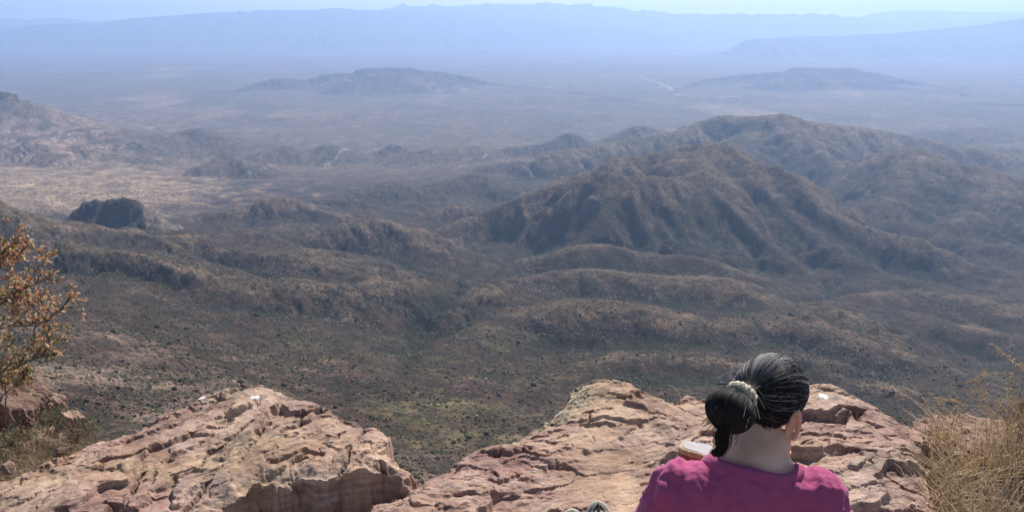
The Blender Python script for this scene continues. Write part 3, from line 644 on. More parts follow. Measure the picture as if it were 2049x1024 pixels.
def hl(x, y):
    sd = poly_sd(x + .02 * fbm(x, y, .12, 4, 501, .6), y + .02 * fbm(x, y, .12, 4, 511, .6), LP)
    cd = WZ(300, 1000, 0) - WZ(640, 815, 0); ang = math.atan2(-cd[1], -cd[0])
    z = LZ + .022 * fbm(x, y, .9, 3, 520) - .03 * np.clip(y - 2.6, 0, 2) * 0
    st = .018 * strata(x, y, ang, .55, 531, 4.5, .86, 2.6) + facets(x, y, .26, 31, ang, 2.8, .008, .09) + facets(x, y, .10, 37, ang + .3, 2.2, .0045, .12) + facets(x, y, .036, 41, ang - .2, 1.8, .0016, .10)
    z = z + st + .003 * fbm(x, y, .12, 5, 551, .5)
    c, rim = cracks(x, y, left_cr, LZ); z += c
    edge = sst(-.10, 0, sd); z -= .028 * edge ** 2
    # side wall of broken layers
    out = np.clip(sd, 0, 1); q_ = out / .030 + .9 * fbm(x, y, .22, 4, 571); out = np.where(out > 0, np.maximum(0, .35 * out + .65 * .030 * (terrace(q_, .55) - .9 * fbm(x, y, .22, 4, 571))), 0)
    wall = out * 5.0
    z = z - wall + .03 * fbm(x, y, .1, 4, 581) * sst(0, .05, sd)
    z = np.maximum(z, -2.6)
    rim = np.clip(rim + .6 * sst(.25, .7, fbm(x, y, .35, 5, 591, .65)) , 0, 1) * .8
    sand = sst(.15, .6, fbm(x, y, .8, 4, 601)) * .55
    B = sst(.25, .6, fbm(x, y, .5, 4, 611)) * .22
    return z, np.stack([rim, sand, B], -1)
rock_sheet('rock_slab', RM, -3.2, -.15, 1.6, 3.75, .0053, hl, lambda x, y: poly_sd(x, y, LP) < .40,
           label='pink and tan fractured rock slab at the cliff edge, separate from the ledge the person sits on', cat='rock')
right_cr = [
 ([(1048,894),(1062,900),(1075,905),(1103,902)], .012, .05, 0),
 ([(1027,877),(1045,879),(1062,890)], .009, .045, 0),
 ([(990,905),(1000,900),(1010,880)], .010, .04, 0),
 ([(1240,806),(1265,809),(1292,804)], .009, .045, 0),
 ([(1165,830),(1190,828)], .006, .03, 0),
 ([(1108,869),(1135,865),(1145,885)], .004, .02, 0),
 ([(1175,848),(1185,830)], .005, .02, 0),
 ([(1690,828),(1705,830),(1717,843),(1727,832)], .016, .09, 0),
 ([(1700,828),(1735,829)], .010, .05, 0),
 ([(1720,903),(1745,898)], .008, .04, 0), ([(1735,990),(1765,992)], .010, .04, 0), ([(1590,895),(1622,880)], .010, .05, 0),
 ([(1838,875),(1848,890)], .012, .06, 0), ([(1842,905),(1850,918)], .013, .07, 0), ([(1850,935),(1856,945)], .010, .05, 0),
 ([(1770,873),(1800,868),(1840,872)], .006, .03, 0), ([(1680,796),(1715,790),(1722,812)], .008, .03, 0),
 ([(1225,765),(1235,778)], .010, .04, 0), ([(1412,780),(1420,795)], .008, .03, 0),
 ([(985,955),(990,940)], .006, .04, 0), ([(845,978),(862,980)], .006, .03, 0),
 ([(1700,905),(1725,925),(1745,950)], .006, .02, 0), ([(1760,960),(1810,985),(1850,990)], .006, .025, 0),
 ([(1640,860),(1660,850),(1690,848)], .005, .02, 0),
]
def bumpw(x, y, px, py, r, a):
    c = WZ(px, py, 0); return a * np.exp(-((x - c[0]) ** 2 + (y - c[1]) ** 2) / r ** 2)
def hr(x, y):
    sd = poly_sd(x + .022 * fbm(x, y, .12, 4, 701, .6), y + .022 * fbm(x, y, .12, 4, 711, .6), RPn)
    z = .022 * fbm(x, y, 1.0, 3, 720)
    z += bumpw(x, y, 1240, 785, .16, .035) + bumpw(x, y, 1180, 790, .16, .02) + bumpw(x, y, 1660, 800, .22, .05) - bumpw(x, y, 1215, 920, .28, .03)
    st = .017 * strata(x, y, .25, .5, 731, 4.5, .86, 2.2) + facets(x, y, .25, 51, .3, 2.4, .007, .09) + facets(x, y, .09, 57, .1, 2.2, .0045, .13) + facets(x, y, .034, 61, .4, 1.8, .0016, .11)
    sandm = np.exp(-((x - WZ(1220, 930, 0)[0]) / .16) ** 2 - ((y - WZ(1220, 930, 0)[1]) / .30) ** 2)
    z = z + st * (1 - .7 * sandm) + (1 - .6 * sandm) * (.004 * fbm(x, y, .10, 5, 751, .5))
    c, rim = cracks(x, y, right_cr, 0); z += c
    fr = sst(1.5, 2.3, y)
    z = z * fr + (1 - fr) * np.minimum(z * .4, .0)
    edge = sst(-.12, 0, sd); z -= .03 * edge ** 2
    out = np.clip(sd, 0, 1)
    z = z - out * 5.0 + .03 * fbm(x, y, .1, 4, 781) * sst(0, .05, sd)
    z = np.maximum(z, -2.6)
    rim = np.clip(rim + .6 * sst(.25, .7, fbm(x, y, .35, 5, 791, .65)), 0, 1) * .8
    sand = np.clip(sandm * 1.2 * (.8 + fbm(x, y, .1, 4, 799)) + sst(.3, .7, fbm(x, y, .7, 4, 801)) * .4, 0, 1)
    lic = np.zeros(x.shape)
    for px, py, r in ((1140,785,.10),(1120,812,.08),(1098,832,.07),(1020,872,.05),(1145,800,.1),(1085,840,.05)):
        c0 = WZ(px, py, 0); lic = np.maximum(lic, 1.3 * np.exp(-((x - c0[0]) ** 2 + (y - c0[1]) ** 2) / r ** 2))
    return z, np.stack([rim, sand, np.clip(lic, 0, 1)], -1)
rock_sheet('rock_ledge', RM, -1.5, 2.35, -1.2, 3.75, .0060, hr, lambda x, y: (poly_sd(x, y, RPn) < .40),
           label='broad flat pink rock ledge with sandy hollow that the person sits on', cat='rock')
# the gully floor of rubble between the two rocks
def hg(x, y):
    z = -.20 + .05 * fbm(x, y, .5, 4, 820) + .035 * strata(x, y, .8, .2, 821, 4, .7) + .012 * fbm(x, y, .05, 4, 825, .6, True)
    z -= sst(2.55, 2.75, y) * 3.0
    return z, np.stack([x * 0, sst(-.2, .4, fbm(x, y, .3, 4, 830)), x * 0], -1)
rock_sheet('ground', RM, -1.7, -.35, 1.6, 2.85, .008, hg, lambda x, y: x == x, label='rubble and sand in the gap between the two rocks', cat=None, kind='structure')

def hleft(x, y):
    z = -.47 - .34 * (y - 3.3) + .04 * fbm(x, y, .5, 4, 840) + facets(x, y, .16, 77, .4, 1.5, .02, .2)
    sd = poly_sd(x, y, GL); z -= 4 * np.clip(sd + .02, 0, 1)
    return z, np.stack([x * 0 + .3, sst(-.2, .4, fbm(x, y, .3, 4, 850)) * .4, x * 0], -1)
GL = [tuple(WZ(a, b, zz)[:2]) for a, b, zz in [(-400,1010,-.45),(-420,780,-.9),(20,805,-.9),(90,815,-.85),(140,850,-.75),(185,862,-.65),(260,885,-.5),(260,960,-.4)]]
rock_sheet('ground', RM, -4.4, -1.2, 2.6, 5.6, .015, hleft, lambda x, y: poly_sd(x, y, GL) < .25, label='rocky soil under the dry grass behind the left end of the slab', cat=None, kind='structure')
def hright(x, y):
    z = -.22 - .05 * (y - 2.5) + .04 * fbm(x, y, .5, 4, 860) + facets(x, y, .16, 79, .4, 1.5, .02, .2)
    sd = poly_sd(x, y, GR); z -= 4 * np.clip(sd + .02, 0, 1)
    return z, np.stack([x * 0 + .3, sst(-.2, .4, fbm(x, y, .3, 4, 870)) * .6, x * 0], -1)
GR = [tuple(WZ(a, b, -.22)[:2]) for a, b in [(1850,1100),(1830,930),(1840,890),(1900,885),(2000,880),(2200,890),(2500,940),(2700,1300)]]
rock_sheet('ground', RM, 1.1, 4.2, 1.2, 3.6, .015, hright, lambda x, y: poly_sd(x, y, GR) < .25, label='rocky soil under the dry straw grass at the right end of the ledge', cat=None, kind='structure')

# ---- loose or separate rocks: closed, angular stones
def ico(n=3):
    t = (1 + 5 ** .5) / 2
    V = [(-1,t,0),(1,t,0),(-1,-t,0),(1,-t,0),(0,-1,t),(0,1,t),(0,-1,-t),(0,1,-t),(t,0,-1),(t,0,1),(-t,0,-1),(-t,0,1)]
    Fc = [(0,11,5),(0,5,1),(0,1,7),(0,7,10),(0,10,11),(1,5,9),(5,11,4),(11,10,2),(10,7,6),(7,1,8),(3,9,4),(3,4,2),(3,2,6),(3,6,8),(3,8,9),(4,9,5),(2,4,11),(6,2,10),(8,6,7),(9,8,1)]
    V = [np.array(q) / np.linalg.norm(q) for q in V]
    for _ in range(n):
        cache = {}; F2 = []
        def mid(a, b):
            k = (min(a, b), max(a, b))
            if k not in cache:
                q = V[a] + V[b]; V.append(q / np.linalg.norm(q)); cache[k] = len(V) - 1
            return cache[k]
        for a, b, c in Fc:
            ab, bc, ca = mid(a, b), mid(b, c), mid(c, a); F2 += [(a, ab, ca), (b, bc, ab), (c, ca, bc), (ab, bc, ca)]
        Fc = F2
    return np.array(V), np.array(Fc)
def stone_mesh(name, size, seed, sub=4, planes=24, rough=.10):
    V, Fc = ico(sub); rg = np.random.default_rng(seed)
    N = rg.normal(size=(planes, 3)); N /= np.linalg.norm(N, axis=1)[:, None]; D = rg.uniform(.55, .92, planes)
    r = np.ones(len(V))
    for nrm, dd in zip(N, D):
        q = V @ nrm; r = np.where(q > .05, np.minimum(r, dd / np.maximum(q, .05)), r)
    r = r * (1 + rough * fbm(V[:, 0] * 2 + V[:, 2], V[:, 1] * 2 - V[:, 2] * .7, .6, 5, seed, .6))
    Vv_ = V * r[:, None] * np.array(size)
    me = np_mesh(name, Vv_, Fc, False)
    k = np.zeros((len(V), 3)); k[:, 0] = .35; k[:, 1] = rg.uniform(0, .3)
    add_attr(me, 'Rock', k)
    return me
CRAG = rock_mat('dark red crag rock', .55)
GREYROCK = NT('grey boulder'); 
GREYROCK = GREYROCK.fin(GREYROCK.ramp(GREYROCK.noise(GREYROCK.pos(), 1.2, 6, .7), [(.35, (.05, .045, .045)), (.65, (.15, .13, .12))]), .95, None, .1)
PALEROCK = NT('pale boulder')
PALEROCK = PALEROCK.fin(PALEROCK.ramp(PALEROCK.noise(PALEROCK.pos(), 1.2, 6, .7), [(.35, (.30, .25, .21)), (.65, (.48, .42, .36))]), .95, None, .1)
def stone(name, px, py, Y, size, seed, mat, label, rot=0, dz=0, sub=4, cat='rock', group=None, z=None):
    p = W(px, py, Y) if z is None else WZ(px, py, z)
    o = link(name, stone_mesh(name, size, seed, sub), mat, None, label, cat, group); o.location = (p[0], p[1], p[2] + dz)
    o.rotation_euler = (0, 0, rot); return o
# crag of red blocks behind the shrub on the left
stone('rock', 20, 838, 4.3, (.22, .22, .20), 3, CRAG, 'dark red block at the left picture edge, lowest of the crag under the shrub', .3)
stone('rock', 45, 800, 4.5, (.16, .20, .12), 5, CRAG, 'dark red split block on top of the crag under the shrub', .8)
stone('rock', 72, 788, 4.7, (.085, .1, .07), 6, CRAG, 'small dark knob of rock on the right shoulder of the crag', .2)
stone('rock', 92, 815, 4.8, (.13, .12, .16), 8, RM, 'tan sunlit block at the right end of the crag by the green shrubs', 1.2)
stone('rock', 150, 850, 4.1, (.085, .12, .12), 12, RM, 'upright tan stone with jagged top standing in the left dry grass', .5)
stone('rock', 108, 862, 4.0, (.06, .06, .035), 14, RM, 'small flat tan stone in the left dry grass beside the upright stone', .5)
stone('rock', 16, 935, 3.2, (.035, .04, .035), 15, RM, 'tiny pale stone at the left picture edge below the dry grass', .5)
# the slab behind the dry grass on the right
stone('rock', 1960, 905, 3.15, (.36, .36, .15), 21, RM, 'pale tan slab half hidden behind the dry grass on the right', .2, sub=5)
stone('rock', 1880, 872, 3.25, (.10, .14, .06), 24, RM, 'narrow sunlit rock between the ledge corner and the pale slab', .2)
# little pebbles on the ledge and slab
stone('pebble', 489, 777, None, (.016, .02, .012), 31, CRAG, 'small dark stone on the top rim of the left slab', .2, dz=.015, sub=3, cat='pebble', z=LZ)
stone('pebble', 122, 908, None, (.025, .03, .02), 33, CRAG, 'small dark stone on the left flank of the slab beside dry grass', .2, dz=.01, sub=3, cat='pebble', z=LZ)
stone('pebble', 805, 968, None, (.05, .04, .03), 35, RM, 'loose tan chip in the gap between the slab and the ledge', .2, dz=.0, sub=3, cat='pebble', z=-.02)
stone('pebble', 352, 910, None, (.016, .014, .012), 36, RM, 'tiny pale pebble lying in the long dark crack of the slab', .2, dz=.01, sub=3, cat='pebble', z=LZ)
def blotch(name, pts, z, label, cat):
    P = np.array(px_poly(pts, z)); P = catmull(list(P) + [P[0]], 4)[:, :2][:-1] if False else P
    c = P.mean(0); x0, x1, y0, y1 = P[:, 0].min() - .01, P[:, 0].max() + .01, P[:, 1].min() - .01, P[:, 1].max() + .01
    return P, c
# pale mineral / lichen blotches are thin crusts lying on the rock
WHITE = NT('chalky white crust'); WHITE = WHITE.fin(WHITE.ramp(WHITE.noise(WHITE.pos(), 60, 5, .7), [(.3, (.5, .46, .43)), (.6, (.70, .67, .64))]), .9, None, .2)
def crust(px, py, rx, ry, z0, hf, seed, label):
    c = WZ(px, py, z0); n = 40; V = []; Fc = []
    for j in range(7):
        for i in range(n):
            a = 2 * math.pi * i / n; rr = (j / 6.) * (1 + .35 * float(noise(np.array([math.cos(a) * 1.6 + seed]), np.array([math.sin(a) * 1.6]), seed)[0]))
            V.append((c[0] + rx * rr * math.cos(a), c[1] + ry * rr * math.sin(a), j))
    V = np.array(V); h = hf(V[:, 0], V[:, 1])[0]; V[:, 2] = h + .005 * (1 - (V[:, 2] / 6.) ** 3) - .002
    for j in range(6):
        for i in range(n): Fc.append((j * n + i, (j + 1) * n + i, (j + 1) * n + (i + 1) % n, j * n + (i + 1) % n))
    me = np_mesh('crust', V, np.array(Fc)); return link('lichen_patch', me, WHITE, None, label, 'lichen patch')
crust(1648, 790, .022, .034, 0.04, hr, 3, 'small white blotch on the ledge to the right of the head')
crust(400, 794, .022, .022, LZ, hl, 5, 'white streak on the upper left rim of the left slab')
crust(508, 798, .022, .022, LZ, hl, 8, 'grey white blotch near the top of the left slab')

# ------------------------------------------------------------------ boulders in the valley
bl = [
 (998,789,9.0,'GREYROCK','large dark boulder alone on the valley floor above the notch in the rocks'),
 (955,829,6.0,'PALEROCK','tan boulder below the large dark one, largest of the pale boulders'),
 (937,831,4.6,'GREYROCK','low grey boulder directly left of the tan boulder'),
 (1027,820,4.8,'GREYROCK','round dark boulder right of the tan boulder, close to the ledge edge'),
 (742,772,5.6,'GREYROCK','dark boulder just above the right shoulder of the left slab'),
 (709,730,7.5,'GREYROCK','dark boulder on the grassy slope high above the left slab'),
 (972,756,5.2,'PALEROCK','pale boulder above the large dark boulder'),
 (953,748,4.0,'GREYROCK','small dark boulder next to the upper pale boulder'),
 (683,789,4.0,'PALEROCK','pale grey boulder nearest above the right rim of the left slab'),
 (719,786,4.2,'PALEROCK','upright pale boulder between the slab and the dark boulder'),
 (719,805,2.6,'PALEROCK','small whitish boulder just off the edge of the slab'),
 (788,868,3.4,'GREYROCK','dark boulder in the notch right beside the slab corner'),
 (860,944,1.6,'PALEROCK','pale stone at the foot of the notch beside the ledge'),
 (289,797,3.2,'PALEROCK','pale boulder with flat top on the left slope, right one of the pair'),
 (273,796,2.4,'PALEROCK','pale boulder on the left slope, left one of the pair'),
 (594,772,3.4,'PALEROCK','pale boulder just above the middle of the left slab'),
 (185,702,4.5,'GREYROCK','dark boulder high on the bare left slope'),
 (360,714,6.0,'GREYROCK','dark boulder with dark bushes in the middle of the left slope'),
 (512,628,8.0,'GREYROCK','black outcrop on the far left valley side'),
]
for i, (px, py, s, mt, lb) in enumerate(bl):
    x, y, z = hit(px, py + 3); s = s * max(.5, y / 1300.) * .62
    me = stone_mesh('boulder', (s, s * .9, s * .75), 100 + i, 3, 16, .2)
    o = link('boulder', me, globals()[mt], None, lb, 'boulder', 'boulders on the valley slopes'); o.location = (x, y, z + s * .3); o.rotation_euler = (0, 0, i * 1.3)

# ------------------------------------------------------------------ scrub on the near slopes (uncountable)
def scrub():
    n = 85000
    V, Fc = ico(0)
    yy = np.exp(rng.uniform(math.log(520), math.log(2100), n * 2)); uu = rng.uniform(-.75, .75, n * 2)
    xx = uu * yy
    dn = fbm(xx, yy, 160, 4, 900, .6) + .4 * fbm(xx, yy, 25, 2, 905)
    keep = rng.uniform(0, 1, n * 2) < np.clip(.5 + dn * .9, .08, 1) * np.clip(yy / 1500., .35, 1)
    xx, yy = xx[keep], yy[keep]; zz = ground_at(xx, yy); k = len(xx)
    s = rng.lognormal(0, .55, k) * .82
    jit = rng.uniform(.7, 1.25, (k, 12, 1)); ang = rng.uniform(0, 6.28, k)
    Pv = V[None] * jit
    c, s_ = np.cos(ang)[:, None], np.sin(ang)[:, None]
    X = (Pv[..., 0] * c - Pv[..., 1] * s_) * s[:, None]; Y = (Pv[..., 0] * s_ + Pv[..., 1] * c) * s[:, None]; Zs = Pv[..., 2] * s[:, None] * .8
    VV = np.stack([X + xx[:, None], Y + yy[:, None], Zs + zz[:, None] + (s * .35)[:, None]], -1).reshape(-1, 3)
    FF = (Fc[None] + (np.arange(k) * 12)[:, None, None]).reshape(-1, 3)
    me = np_mesh('desert_scrub', VV, FF, True)
    t = rng.uniform(0, 1, k); cc = np.outer(1 - t, [.030, .036, .018]) + np.outer(t, [.10, .085, .045])
    y2 = rng.uniform(0, 1, k) < .08; cc[y2] = [.19, .17, .075]
    add_attr(me, 'Col', np.repeat(cc, 12, 0))
    m = NT('scrub leaves'); mt = m.fin(m.attr('Col'), .95, None, .05)
    link('desert_scrub', me, mt, None, 'dark bushes dotted all over the near slopes of the valley', None, None, 'stuff')
scrub()

# ------------------------------------------------------------------ blades, stalks, twigs
class Tubes:
    def __init__(s): s.V = []; s.F = []; s.C = []; s.n = 0
    def tube(s, pts, r0, r1, col=(1, 1, 1), sides=3):
        P = np.asarray(pts, float); k = len(P); T = np.gradient(P, axis=0); T /= np.linalg.norm(T, axis=1)[:, None] + 1e-12
        ref = np.array([.3, .5, .81]) if abs(T[0, 2]) < .9 else np.array([1., 0, .1])
        A = np.cross(T, ref); A /= np.linalg.norm(A, axis=1)[:, None] + 1e-12; B = np.cross(T, A)
        rr = np.linspace(r0, r1, k)[:, None, None]; th = np.arange(sides) * 2 * math.pi / sides
        ring = P[:, None] + rr * (np.cos(th)[None, :, None] * A[:, None] + np.sin(th)[None, :, None] * B[:, None])
        idx = s.n + np.arange(k * sides).reshape(k, sides); nx_ = np.roll(idx, -1, 1)
        s.V.append(ring.reshape(-1, 3)); s.F.append(np.stack([idx[:-1], nx_[:-1], nx_[1:], idx[1:]], -1).reshape(-1, 4))
        s.C.append(np.repeat(np.array(col)[None], k * sides, 0)); s.n += k * sides
    def build(s, name, mat, parent=None, **t):
        me = np_mesh(name, np.vstack(s.V), np.vstack(s.F)); add_attr(me, 'Col', np.vstack(s.C))
        return link(name, me, mat, parent, **t)
def col_mat(name, rough=.8, spec=.3, trans=0.0):
    m = NT(name); r = m.fin(m.attr('Col'), rough, None, spec)
    if trans:
        tr = m.n('BsdfTranslucent'); mx = m.n('MixShader'); m.l(m.attr('Col'), tr.inputs[0]); mx.inputs[0].default_value = trans
        m.l(m.b.outputs[0], mx.inputs[1]); m.l(tr.outputs[0], mx.inputs[2]); m.l(mx.outputs[0], m.out.inputs[0])
    return r
STRAW = col_mat('dry straw', .6, .3, .5)
def blade(T, base, h, lean, curl, r, col, k=7):
    t = np.linspace(0, 1, k)[:, None]; d = np.array([lean[0], lean[1], 0.]); 
    P = np.array(base) + t * np.array([0, 0, h]) + (t ** 2) * d * h * curl - np.array([0, 0, 1]) * (t ** 3) * h * .25 * curl
    P[1:] += rng.normal(0, h * .012, (k - 1, 3)); T.tube(P, r, r * .25, col)
def straw_col():
    t = random.random(); a = np.array([.68, .52, .34]) * (1 - t) + np.array([.90, .78, .60]) * t
    if random.random() < .2: a = np.array([.36, .25, .15])
    return a * random.uniform(.75, 1.1)
def grass(name, label, regions, count, hmin, hmax, rad=.0011, colf=straw_col):
    T = Tubes()
    for (px0, px1, Y0, Y1, zz, wgt) in regions:
        tufts = []
        for _ in range(max(3, int(count * wgt / 45))):
            tufts.append((random.uniform(0, 1), random.uniform(Y0, Y1)))
        for _ in range(int(count * wgt)):
            f, Yt = random.choice(tufts); Y = Yt + random.gauss(0, .035)
            dep = Y * cp + (CAMZ - zz) * sp
            x = ((px0 + (px1 - px0) * f) - 1024.5) / F * dep + random.gauss(0, .04)
            a = random.uniform(0, 6.28); L = random.uniform(.1, 1.1)
            blade(T, (x, Y, zz + random.uniform(-.03, .0)), random.uniform(hmin, hmax), (math.cos(a), math.sin(a)), L, rad * random.uniform(.7, 1.4), colf())
    return T.build(name, STRAW, None, label=label, kind='stuff')

def gl(x, y):  # green living stems
    a = np.array([.10, .14, .04]) * random.uniform(.6, 1.5); return a
grass('dry_grass', 'tall mass of dry straw grass growing along the right end of the ledge',
      [(1862, 2060, 2.15, 2.9, -.12, .42), (1880, 2120, 2.0, 2.6, -.2, .30), (1985, 2130, 2.6, 3.3, -.08, .18), (1856, 1900, 2.4, 3.1, -.12, .10)], 2900, .08, .25, .0017)
grass('dry_grass', 'grey and straw coloured grass behind the left end of the slab',
      [(-60, 110, 3.15, 3.6, -.50, .62), (60, 205, 3.5, 3.95, -.60, .38)], 2600, .06, .17, .0011,
      lambda: straw_col() * .72 if random.random() < .88 else np.array([.09, .12, .04]) * random.uniform(.6, 1.5))
grass('dry_grass', 'thin straw tufts growing from the rubble gap between slab and ledge',
      [(600, 720, 2.3, 2.5, -.2, 1.)], 160, .05, .12, .0009)
# short dry stems lying on the ledge
for i, (x0, y0, x1, y1, lb) in enumerate([(895,999,912,982,'thin straw lying on the ledge left of the shoes'), (953,1020,966,1007,'short straw at the bottom picture edge left of the shoes'),
      (872,1000,876,1008,'tiny straw chip lying at the left of the ledge')]):
    T = Tubes(); a = WZ(x0, y0, .035); b = WZ(x1, y1, .05); T.tube([a, (a + b) / 2 + [0, 0, .006], b], .0016, .001, (.62, .5, .32), 4)
    T.build('straw', STRAW, None, label=lb, cat='straw')
# bent stem with a fork standing in the notch of the ledge rim
T = Tubes(); a = WZ(1362, 795, 0)
T.tube([a, a + [-.01, .02, .02], a + [-.03, .02, .04], a + [-.06, .02, .055]], .0014, .0006, (.6, .5, .36), 4)
T.build('dry_stalk', STRAW, None, label='thin dry stem bending over the ledge rim left of the head', cat='stalk')
# seed stalks: main stem through picture points at one distance, with drooping side spikes
def stalk(pts, Y, label, spikes, r=.0024, col=(.58, .45, .27), seed=0, fl=.03):
    rg = random.Random(seed); P = catmull([W(a, b, Y + k * .015) for k, (a, b) in enumerate(pts)], 6); T = Tubes()
    T.tube(P, r, r * .45, col, 4)
    for (i0, i1, nn, L) in spikes:
        for j in range(nn):
            q = P[int(len(P) * (i0 + (i1 - i0) * rg.random())) - 1]
            d = np.array([rg.uniform(-1, 1), rg.uniform(-.6, .6), rg.uniform(-.6, .9)]); d /= np.linalg.norm(d)
            T.tube([q, q + d * L * .5, q + d * L + np.array([0, 0, -L * .35])], r * .6, r * .35, np.array(col) * rg.uniform(.8, 1.3), 3)
    T.build('dry_stalk', STRAW, None, label=label, cat='stalk', group='dry seed stalks')
stalk([(2090,1010),(2062,900),(2050,800),(2052,745),(2049,738),(2020,718),(1984,686)], 2.5, 'tall dry stalk at the right picture edge, tip reaching highest', [(.55, 1, 26, .02)], .003, seed=1)
stalk([(2070,900),(2030,800),(2018,770),(2030,745),(2042,725)], 2.7, 'kinked thick dry stalk just inside the right picture edge', [(.3, 1, 22, .018)], .0032, seed=2)
stalk([(1990,900),(1960,860),(1915,842),(1890,815),(1868,788)], 2.6, 'dry stalk slanting up left with its tip over the dark hill', [(.5, 1, 14, .03)], .0024, seed=3)
stalk([(1870,796),(1900,800),(1935,810),(1966,812)], 2.6, 'nearly level dry stem crossing the slanted stalk', [(.1, 1, 14, .022)], .0018, seed=4)
stalk([(2020,900),(2000,870),(1982,820),(1958,780),(1954,757),(1975,748),(2012,747)], 2.55, 'dry stalk that rises and bends over to the right', [(.5, 1, 20, .02)], .002, seed=5)
stalk([(1870,900),(1880,860),(1905,810),(1935,770),(1960,752)], 2.75, 'thin dry stalk arching from the ledge corner to the bent one', [(.5, 1, 16, .02)], .0016, seed=6)
stalk([(1852,870),(1850,820),(1850,770),(1853,722)], 2.9, 'very thin upright stem in front of the hill right of the ledge corner', [(.4, 1, 14, .012)], .0010, (.35, .27, .2), seed=7)
for i in range(26):
    px = random.uniform(1890, 2070); Y = random.uniform(2.2, 3.1); py0 = random.uniform(880, 960); hx = random.uniform(-50, 50); hy = random.uniform(90, 170)
    stalk([(px, py0 + 60), (px + hx * .2, py0 - hy * .3), (px + hx * .6, py0 - hy * .75), (px + hx * 1.3, py0 - hy)], Y, 'thin dry stalk rising among the straw grass on the right', [(.55, 1, 12, .016)], .0014, seed=50 + i)
# wiry dark little bush among the stalks at the right edge
T = Tubes(); c0 = W(2052, 830, 2.9)
for i in range(260):
    d = rng.normal(size=3); d /= np.linalg.norm(d); L = random.uniform(.04, .11); q = c0 + rng.normal(size=3) * .04
    T.tube([q, q + d * L * .5 + rng.normal(size=3) * .008, q + d * L], .0009, .0004, np.array([.22, .15, .10]) * random.uniform(.5, 1.5))
for i in range(5): T.tube([c0 + [0, 0, -.25], c0 + [random.uniform(-.03, .03), 0, -.1], c0 + rng.normal(size=3) * .04], .002, .001, (.2, .14, .09))
T.build('bush', STRAW, None, label='wiry grey brown tangled bush at the right picture edge', cat='bush')

# ------------------------------------------------------------------ leafy shrub on the left
BARK = col_mat('shrub bark', .85, .2)
LEAF = col_mat('dry oak leaves', .55, .35, .35)
root = link('shrub', None, None, None, 'leafy shrub with rust and tan dry leaves at the left picture edge', 'shrub')
root.location = tuple(W(-70, 900, 3.5))
def child_build(T, name, mat, **t):
    o = T.build(name, mat, root, **t); o.matrix_parent_inverse = Matrix.Translation(root.location).inverted(); return o
TB = Tubes(); TL = Tubes(); LV = []; LF = []; LC = []; ln = 0
twigs = []
def branch(pts, Y0, Y1, r0, r1):
    P = catmull([W(a, b, Y0 + (Y1 - Y0) * k / (len(pts) - 1)) for k, (a, b) in enumerate(pts)], 6)
    P[1:-1] += rng.normal(0, .003, (len(P) - 2, 3)); TB.tube(P, r0, r1, np.array([.16, .125, .10]) * random.uniform(.8, 1.2), 5); return P
def sub(P, n, L, r, lo=.35, gen=1, leaves=True):
    for _ in range(n):
        i = int(len(P) * random.uniform(lo, .98)); i = min(i, len(P) - 2); t = P[i + 1] - P[i]; t /= np.linalg.norm(t) + 1e-9
        d = t * .7 + rng.normal(size=3) * .6 + np.array([.1, 0, .45]); d /= np.linalg.norm(d); l = L * random.uniform(.5, 1.2)
        Q = [P[i]]; 
        for k in range(4):
            d = d + rng.normal(size=3) * .18; d /= np.linalg.norm(d); Q.append(Q[-1] + d * l / 4)
        Q = np.array(Q); TB.tube(Q, r, r * .4, np.array([.17, .13, .10]) * random.uniform(.7, 1.3), 4)
        if gen: sub(Q, random.randint(2, 4), L * .5, r * .5, .3, gen - 1, leaves)
        elif leaves: twigs.append(Q)
def leaf(p, d, size, col):
    global ln
    d = d / (np.linalg.norm(d) + 1e-9); up = rng.normal(size=3); s = np.cross(d, up); s /= np.linalg.norm(s) + 1e-9; nrm = np.cross(s, d)
    q = [p, p + d * size * .35 + s * size * .26 + nrm * size * .10, p + d * size * .75 + s * size * .22 + nrm * size * .12, p + d * size + nrm * size * .05,
         p + d * size * .75 - s * size * .22 + nrm * size * .12, p + d * size * .35 - s * size * .26 + nrm * size * .10, p + d * size * .4, p + d * size * .75]
    LV.extend(q); b = ln
    LF.extend([(b, b + 1, b + 6, b), ]) if False else None
    for f in ((0, 1, 6), (1, 2, 7), (1, 7, 6), (2, 3, 7), (7, 3, 4), (6, 7, 4), (6, 4, 5), (0, 6, 5)): LF.append(tuple(b + k for k in f))
    LC.extend([col] * 8); ln += 8
for pts, Y0, Y1, r0, n, L in [
    ([(-90,900),(-60,760),(-30,640),(10,600),(50,575),(75,562)], 3.5, 3.25, .011, 12, .13),
    ([(-60,760),(-40,680),(0,655),(50,650),(95,640),(125,615)], 3.4, 3.1, .009, 20, .15),
    ([(-90,700),(-60,600),(-30,560),(10,525),(40,505),(55,492)], 3.5, 3.3, .008, 18, .12),
    ([(-80,880),(-40,800),(0,745),(40,730),(80,712),(100,705)], 3.4, 3.2, .008, 18, .13),
    ([(-90,800),(-50,700),(-20,620),(20,590),(60,600),(100,605)], 3.6, 3.4, .008, 20, .14),
    ([(10,840),(12,780),(6,720),(14,690)], 3.6, 3.5, .004, 6, .10),
    ([(-40,860),(0,800),(30,770),(50,755)], 3.5, 3.4, .006, 12, .10),
    ([(-80,640),(-40,560),(-10,520),(10,500)], 3.3, 3.2, .006, 12, .10)]:
    P = branch(pts, Y0, Y1, r0, r0 * .3); sub(P, n, L, r0 * .42, .45, 1)
for pts in ([(60,575),(70,545),(62,520)], [(66,570),(85,560),(112,545)], [(62,572),(50,560),(38,548)], [(75,565),(80,545),(78,530)], [(90,558),(100,545),(98,530)]):
    P = branch(pts, 3.25, 3.22, .0035, .001); sub(P, 3, .04, .001, .3, 0, False)
